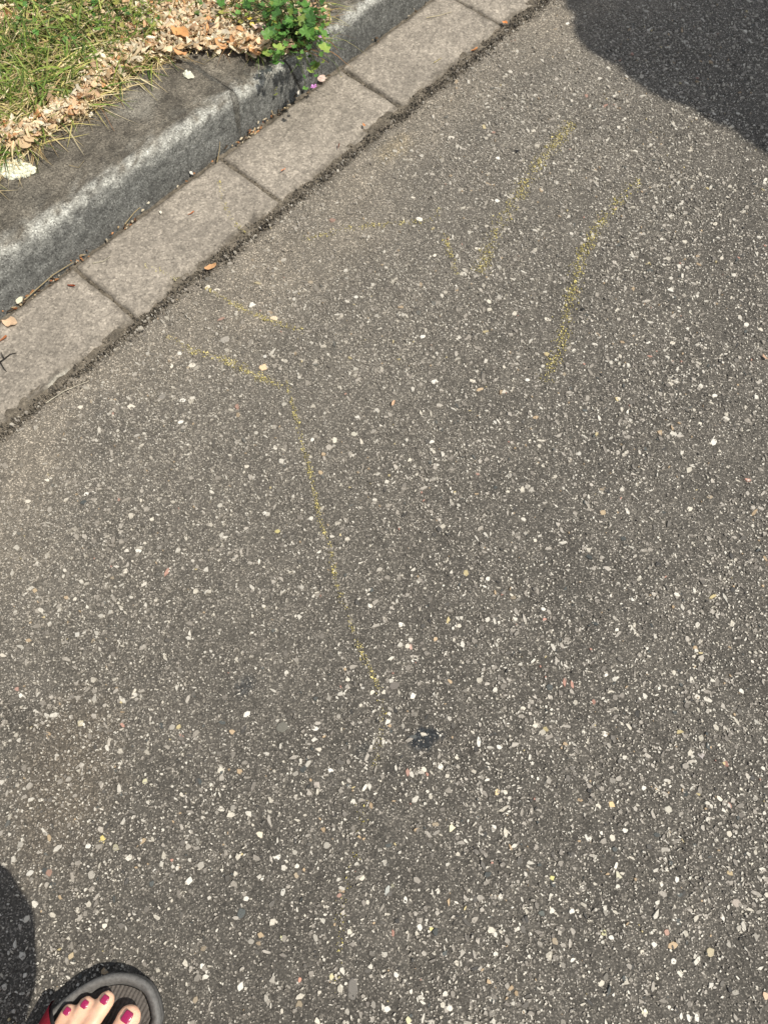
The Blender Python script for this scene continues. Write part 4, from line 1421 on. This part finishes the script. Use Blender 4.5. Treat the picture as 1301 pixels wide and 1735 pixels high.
dirL = (FWD + RGT * .05).normalized()
tipsL = []
for (px, r, ln, z) in toes_px():
    tipsL.append((Vector(G(px[0], px[1], z)) - dirL * r * .2, r, ln, z, dirL))
build_foot(FL, tipsL)
tipsR = []
for (tp, r, ln, z, d) in tipsL:
    rel = tp - FL(0, 0, 0)
    xx, yy = rel.dot(RGT) / FS, rel.dot(FWD) / FS
    tipsR.append((FR(xx, yy, tp.z), r, ln, z, FWD))
build_foot(FR, tipsR)

ankL, ankR = FL(0, .05, .13), FR(0, .05, .13)
kneeL = Vector((-.232, -.184, .48))
kneeR = ankR + FWD * .04 - RGT * .01 + Vector((0, 0, .34))
PEL = (ankL + ankR) / 2 + Vector((0, 0, .77)) - FWD * .04
hipL = PEL - RGT * .085 + Vector((0, 0, -.02))
hipR = PEL + RGT * .085 + Vector((0, 0, -.02))
UP = Vector((0, 0, 1))
for a, k_, h in ((ankL, kneeL, hipL), (ankR, kneeR, hipR)):
    calf = a * .35 + k_ * .65 - FWD * .018
    hullcap(bmb, a, .036, calf, .052)
    hullcap(bmb, calf, .052, k_, .048)
    hullcap(bmb, k_, .052, h, .080)
CHEST = PEL + UP * .36 + FWD * .02
NECK = PEL + UP * .50 + FWD * .04
HEAD = NECK + UP * .13 + FWD * .05
hullcap(bmb, hipL, .085, hipR, .085)
hullcap(bmb, PEL, .105, PEL + UP * .17, .095)
hullcap(bmb, PEL + UP * .17, .095, CHEST, .110)
shL = CHEST - RGT * .15 + UP * .07
shR = CHEST + RGT * .15 + UP * .07
hullcap(bmb, shL, .045, shR, .045)
hullcap(bmb, CHEST, .105, NECK, .055)
hullcap(bmb, NECK, .050, HEAD - UP * .03, .048)
hullcap(bmb, HEAD, .085, HEAD - UP * .07 + FWD * .03, .055)
hullcap(bmb, HEAD + FWD * .080 - UP * .005, .008, HEAD + FWD * .098 - UP * .03, .010)     # nose
hullcap(bmb, HEAD + RGT * .085, .015, HEAD + RGT * .085 - UP * .03, .010)
hullcap(bmb, HEAD - RGT * .085, .015, HEAD - RGT * .085 - UP * .03, .010)
# the phone is held right behind the viewpoint
vd = Vector((0, math.cos(PITCH), -math.sin(PITCH)))
vu = Vector((0, math.sin(PITCH), math.cos(PITCH)))
PH = Vector((0, 0, CAM_H)) - vd * .012 - vu * .055
for sh, sgn in ((shL, -1), (shR, 1)):
    hand = PH + Vector((sgn * .048, 0, 0)) - vd * .028 - vu * .03
    elb = (sh + hand) / 2 - UP * .13 + RGT * (sgn * .07) - FWD * .03
    hullcap(bmb, sh, .044, elb, .036)
    wr = hand + (elb - hand).normalized() * .075
    hullcap(bmb, elb, .035, wr, .024)
    hullcap(bmb, wr, .023, hand, .026)
    for f_ in range(4):
        b0 = hand + vu * (.028 - .018 * f_)
        kn = b0 + Vector((sgn * .008, 0, 0)) + vd * .016
        hullcap(bmb, b0, .0085, kn, .008)
        hullcap(bmb, kn, .008, kn - Vector((sgn * (.018 + .004 * (f_ in (1, 2))), 0, 0)) - vd * .0005, .007)
    hullcap(bmb, hand + vu * .015 - vd * .012, .010, hand - Vector((sgn * .03, 0, 0)) + vu * .04 - vd * .006, .0085)

me = bpy.data.meshes.new('body')
bmb.to_mesh(me); bmb.free()
tmp = bpy.data.objects.new('body', me)
COL.objects.link(tmp)
md = tmp.modifiers.new('r', 'REMESH'); md.mode = 'VOXEL'; md.voxel_size = .0030; md.use_smooth_shade = True
sm = tmp.modifiers.new('s', 'SMOOTH'); sm.factor = .5; sm.iterations = 4
dg = bpy.context.evaluated_depsgraph_get()
me2 = bpy.data.meshes.new_from_object(tmp.evaluated_get(dg))
bpy.data.objects.remove(tmp)
me2.name = 'body'
me2.polygons.foreach_set('use_smooth', np.ones(len(me2.polygons), bool))
me2.materials.clear()
link('body', me2, M_SKIN, person)


def nail(tp, r, d, ln, wd):
    side = Vector((d.y, -d.x, 0))
    rows = []
    for i in range(8):
        q = i / 7
        yy = r * .52 - (1 - q) * ln
        ww = wd * (1 - .30 * abs(2 * q - 1) ** 3) * (1 + .05 * math.sin(q * 7 + tp.x * 900))
        row = []
        for j in range(9):
            x = (j / 4 - 1) * ww
            zz = math.sqrt(max(r * r - max(yy, 0) ** 2 - x * x, 0)) * .85 * .97 + .0007 + (.0012 if yy < 0 else 0) * min(1, -yy / .004 if yy < 0 else 0)
            row.append(tp + d * yy + side * x + UP * zz)
        rows.append(row)
    V = np.array([tuple(v) for rr in rows for v in rr])
    me = np_mesh('toenail', V, grid_faces(8, 9), True)
    o = link('toenail', me, M_NAIL, person)
    sd = o.modifiers.new('thick', 'SOLIDIFY'); sd.thickness = .0012; sd.offset = -1


for (tp, r, ln, z, d) in tipsL[:5] + tipsR[:5]:
    nail(tp, r, d, r * .84, r * .38)
for sg in (-1, 1):
    bm = bmesh.new()
    bmesh.ops.create_uvsphere(bm, u_segments=12, v_segments=8, radius=.012, matrix=Matrix.Translation(HEAD + FWD * .074 + RGT * (.032 * sg)))
    me = bpy.data.meshes.new('eye'); bm.to_mesh(me); bm.free()
    link('eye', me, M_EYE, person)
# lips
tube('lips', [HEAD + FWD * .081 - UP * .062 + RGT * x for x in (-.02, 0, .02)], .005, .005, M_STRAP, person, (.4, .1, .1), 6)
# hair: shell over the back and top of the head
bm = bmesh.new()
bmesh.ops.create_icosphere(bm, subdivisions=4, radius=.102, matrix=Matrix.Translation(HEAD - FWD * .012 + UP * .012))
dl = [v for v in bm.verts if (v.co - HEAD).dot(FWD) > .035 and v.co.z < HEAD.z + .05]
bmesh.ops.delete(bm, geom=dl, context='VERTS')
for v in bm.verts:
    if v.co.z < HEAD.z - .03: v.co.z -= .09
    v.co += (v.co - HEAD).normalized() * .006 * math.sin(v.co.x * 160 + v.co.y * 90)
for f in bm.faces: f.smooth = True
me = bpy.data.meshes.new('hair'); bm.to_mesh(me); bm.free()
link('hair', me, M_HAIR, person)
# unseen clothes, invented: wide shorts and loose top, throwing the lower-left shadow
def cloth(name, stations, mt):
    rings = []
    for c_, ra, rb in stations:
        rr = []
        for j in range(56):
            q = 2 * math.pi * j / 56
            k_ = 1 + .03 * math.sin(q * 7 + c_.z * 6)
            rr.append(Vector(c_) + RGT * (math.cos(q) * ra * k_) + FWD * (math.sin(q) * rb * k_))
        rings.append(rr)
    o = ring_mesh(name, rings, mt, person)
    o.modifiers.new('thick', 'SOLIDIFY').thickness = .003
    return o


for k_, h, a_ in ((kneeL, hipL, ankL), (kneeR, hipR, ankR)):
    lowc = k_ * .75 + a_ * .25
    cloth('added_shorts_leg', [(lowc, .094, .094), (k_, .088, .090), ((k_ + h) / 2, .098, .10), (h + UP * .02, .105, .12)], M_DRESS)
cloth('added_tunic', [(PEL - UP * .10, .215, .17), (PEL + UP * .02, .20, .155), (PEL + UP * .17, .165, .13), (CHEST, .175, .135), (CHEST + UP * .08, .175, .10), (CHEST + UP * .12, .10, .075)], M_DRESS)
# phone
ph = bpy.data.objects.new('phone', None); COL.objects.link(ph)
tag(ph, 'phone held in both hands above the asphalt', 'phone')
ph.location = PH
ph.rotation_euler = cam_o.rotation_euler
def boxobj(name, sx, sy, sz, mt, parent, loc=(0, 0, 0), bev=.002):
    bm = bmesh.new()
    bmesh.ops.create_cube(bm, size=1, matrix=Matrix.Diagonal((sx, sy, sz, 1)))
    bmesh.ops.bevel(bm, geom=bm.edges[:], offset=bev, segments=2, affect='EDGES')
    me = bpy.data.meshes.new(name); bm.to_mesh(me); bm.free()
    o = link(name, me, mt, parent); o.location = loc
    return o
M_PHONE = plain_mat('phone_glass', (.02, .02, .022), .2, .5, .05, 20)
boxobj('case', .071, .145, .008, M_PHONE, ph)
boxobj('screen', .064, .135, .0012, M_EYE and M_PHONE, ph, (0, 0, .0046), .0003)

# ------------------------------------------------------------------ invented round-crowned shadow caster out of view, for the shadow at the top right
M_BARK = plain_mat('bark', (.12, .09, .065), .9, .2, .3, 60)
M_CROWN = soft_mat('crown_leaf', .5, .3, .2, var=.2, scale=30)
added_tree = bpy.data.objects.new('added_tree', None)
COL.objects.link(added_tree)
tag(added_tree, 'added low round-crowned shadow caster throwing a curved shadow on the asphalt', 'added_tree')
ct = 1 / math.tan(SUN_EL)
lumps = []
def lump(u, v, z, r):
    g_ = Vector(G(u, v))
    c_ = Vector((g_.x, g_.y, 0)) - SHADOW_DIR * (z * ct) + Vector((0, 0, z))
    lumps.append((c_, r))
LUMPS_PX = [(1120, 5, 1.50, .170), (1080, 52, 1.42, .108), (1180, 95, 1.45, .140), (1275, 140, 1.50, .135), (1385, 185, 1.55, .16), (1430, 60, 1.70, .24), (1300, -60, 1.75, .22), (1090, -150, 1.65, .20), (1500, -100, 1.9, .33), (1350, -260, 2.0, .34), (1180, -330, 1.9, .26)]
for a in LUMPS_PX: lump(*a)
bm = bmesh.new()
for c_, r in lumps:
    q = bmesh.ops.create_icosphere(bm, subdivisions=4, radius=r * .93, matrix=Matrix.Translation(c_))
    for v in q['verts']:
        d = (v.co - c_).normalized()
        v.co += d * r * .05 * float(fbm(np.array([d.x * 4 + c_.x * 9]), np.array([d.y * 4 + d.z * 5]), 7, 3)[0])
me = bpy.data.meshes.new('crown'); bm.to_mesh(me); bm.free()
cr = link('crown', me, M_CROWN, added_tree)
at = me.color_attributes.new('Col', 'FLOAT_COLOR', 'POINT')
at.data.foreach_set('color', np.tile(np.array([.03, .05, .018, 1], np.float32), (len(me.vertices), 1)).ravel())
pts, cs = [], []
for c_, r in lumps:
    n_ = int(9000 * r * r / .04)
    d = rng.normal(0, 1, (n_, 3)); d /= np.linalg.norm(d, axis=1)[:, None]
    pts.append(np.array(c_) + d * r * rng.uniform(.90, .965, (n_, 1)))
pts = np.concatenate(pts)
n_ = len(pts)
me = chips('leaves', pts[:, 0], pts[:, 1], pts[:, 2], rng.uniform(.006, .013, n_), np.full(n_, 1.3), rng.uniform(0, 6, n_), np.full(n_, .001), np.array([.055, .10, .025]) * rng.uniform(.5, 1.5, (n_, 1)), 5, .8, .0005, .9)
o = link('leaves', me, M_CROWN, cr)
o['kind'] = 'stuff'
cc = sum((c_ for c_, r in lumps), Vector()) / len(lumps)
base_t = Vector((cc.x + .35, cc.y + .1, 0))
tube('trunk', [base_t, base_t + Vector((.01, .01, .5)), base_t + Vector((-.02, 0, 1.0)), Vector((cc.x + .2, cc.y + .05, 1.45)), cc], .075, .035, M_BARK, added_tree, (.1, .08, .06), 12)
for c_, r in lumps:
    tube('branch', [Vector((cc.x + .2, cc.y + .05, 1.45)), (c_ + cc) / 2, c_], .025, .010, M_BARK, added_tree, (.1, .08, .06), 6)
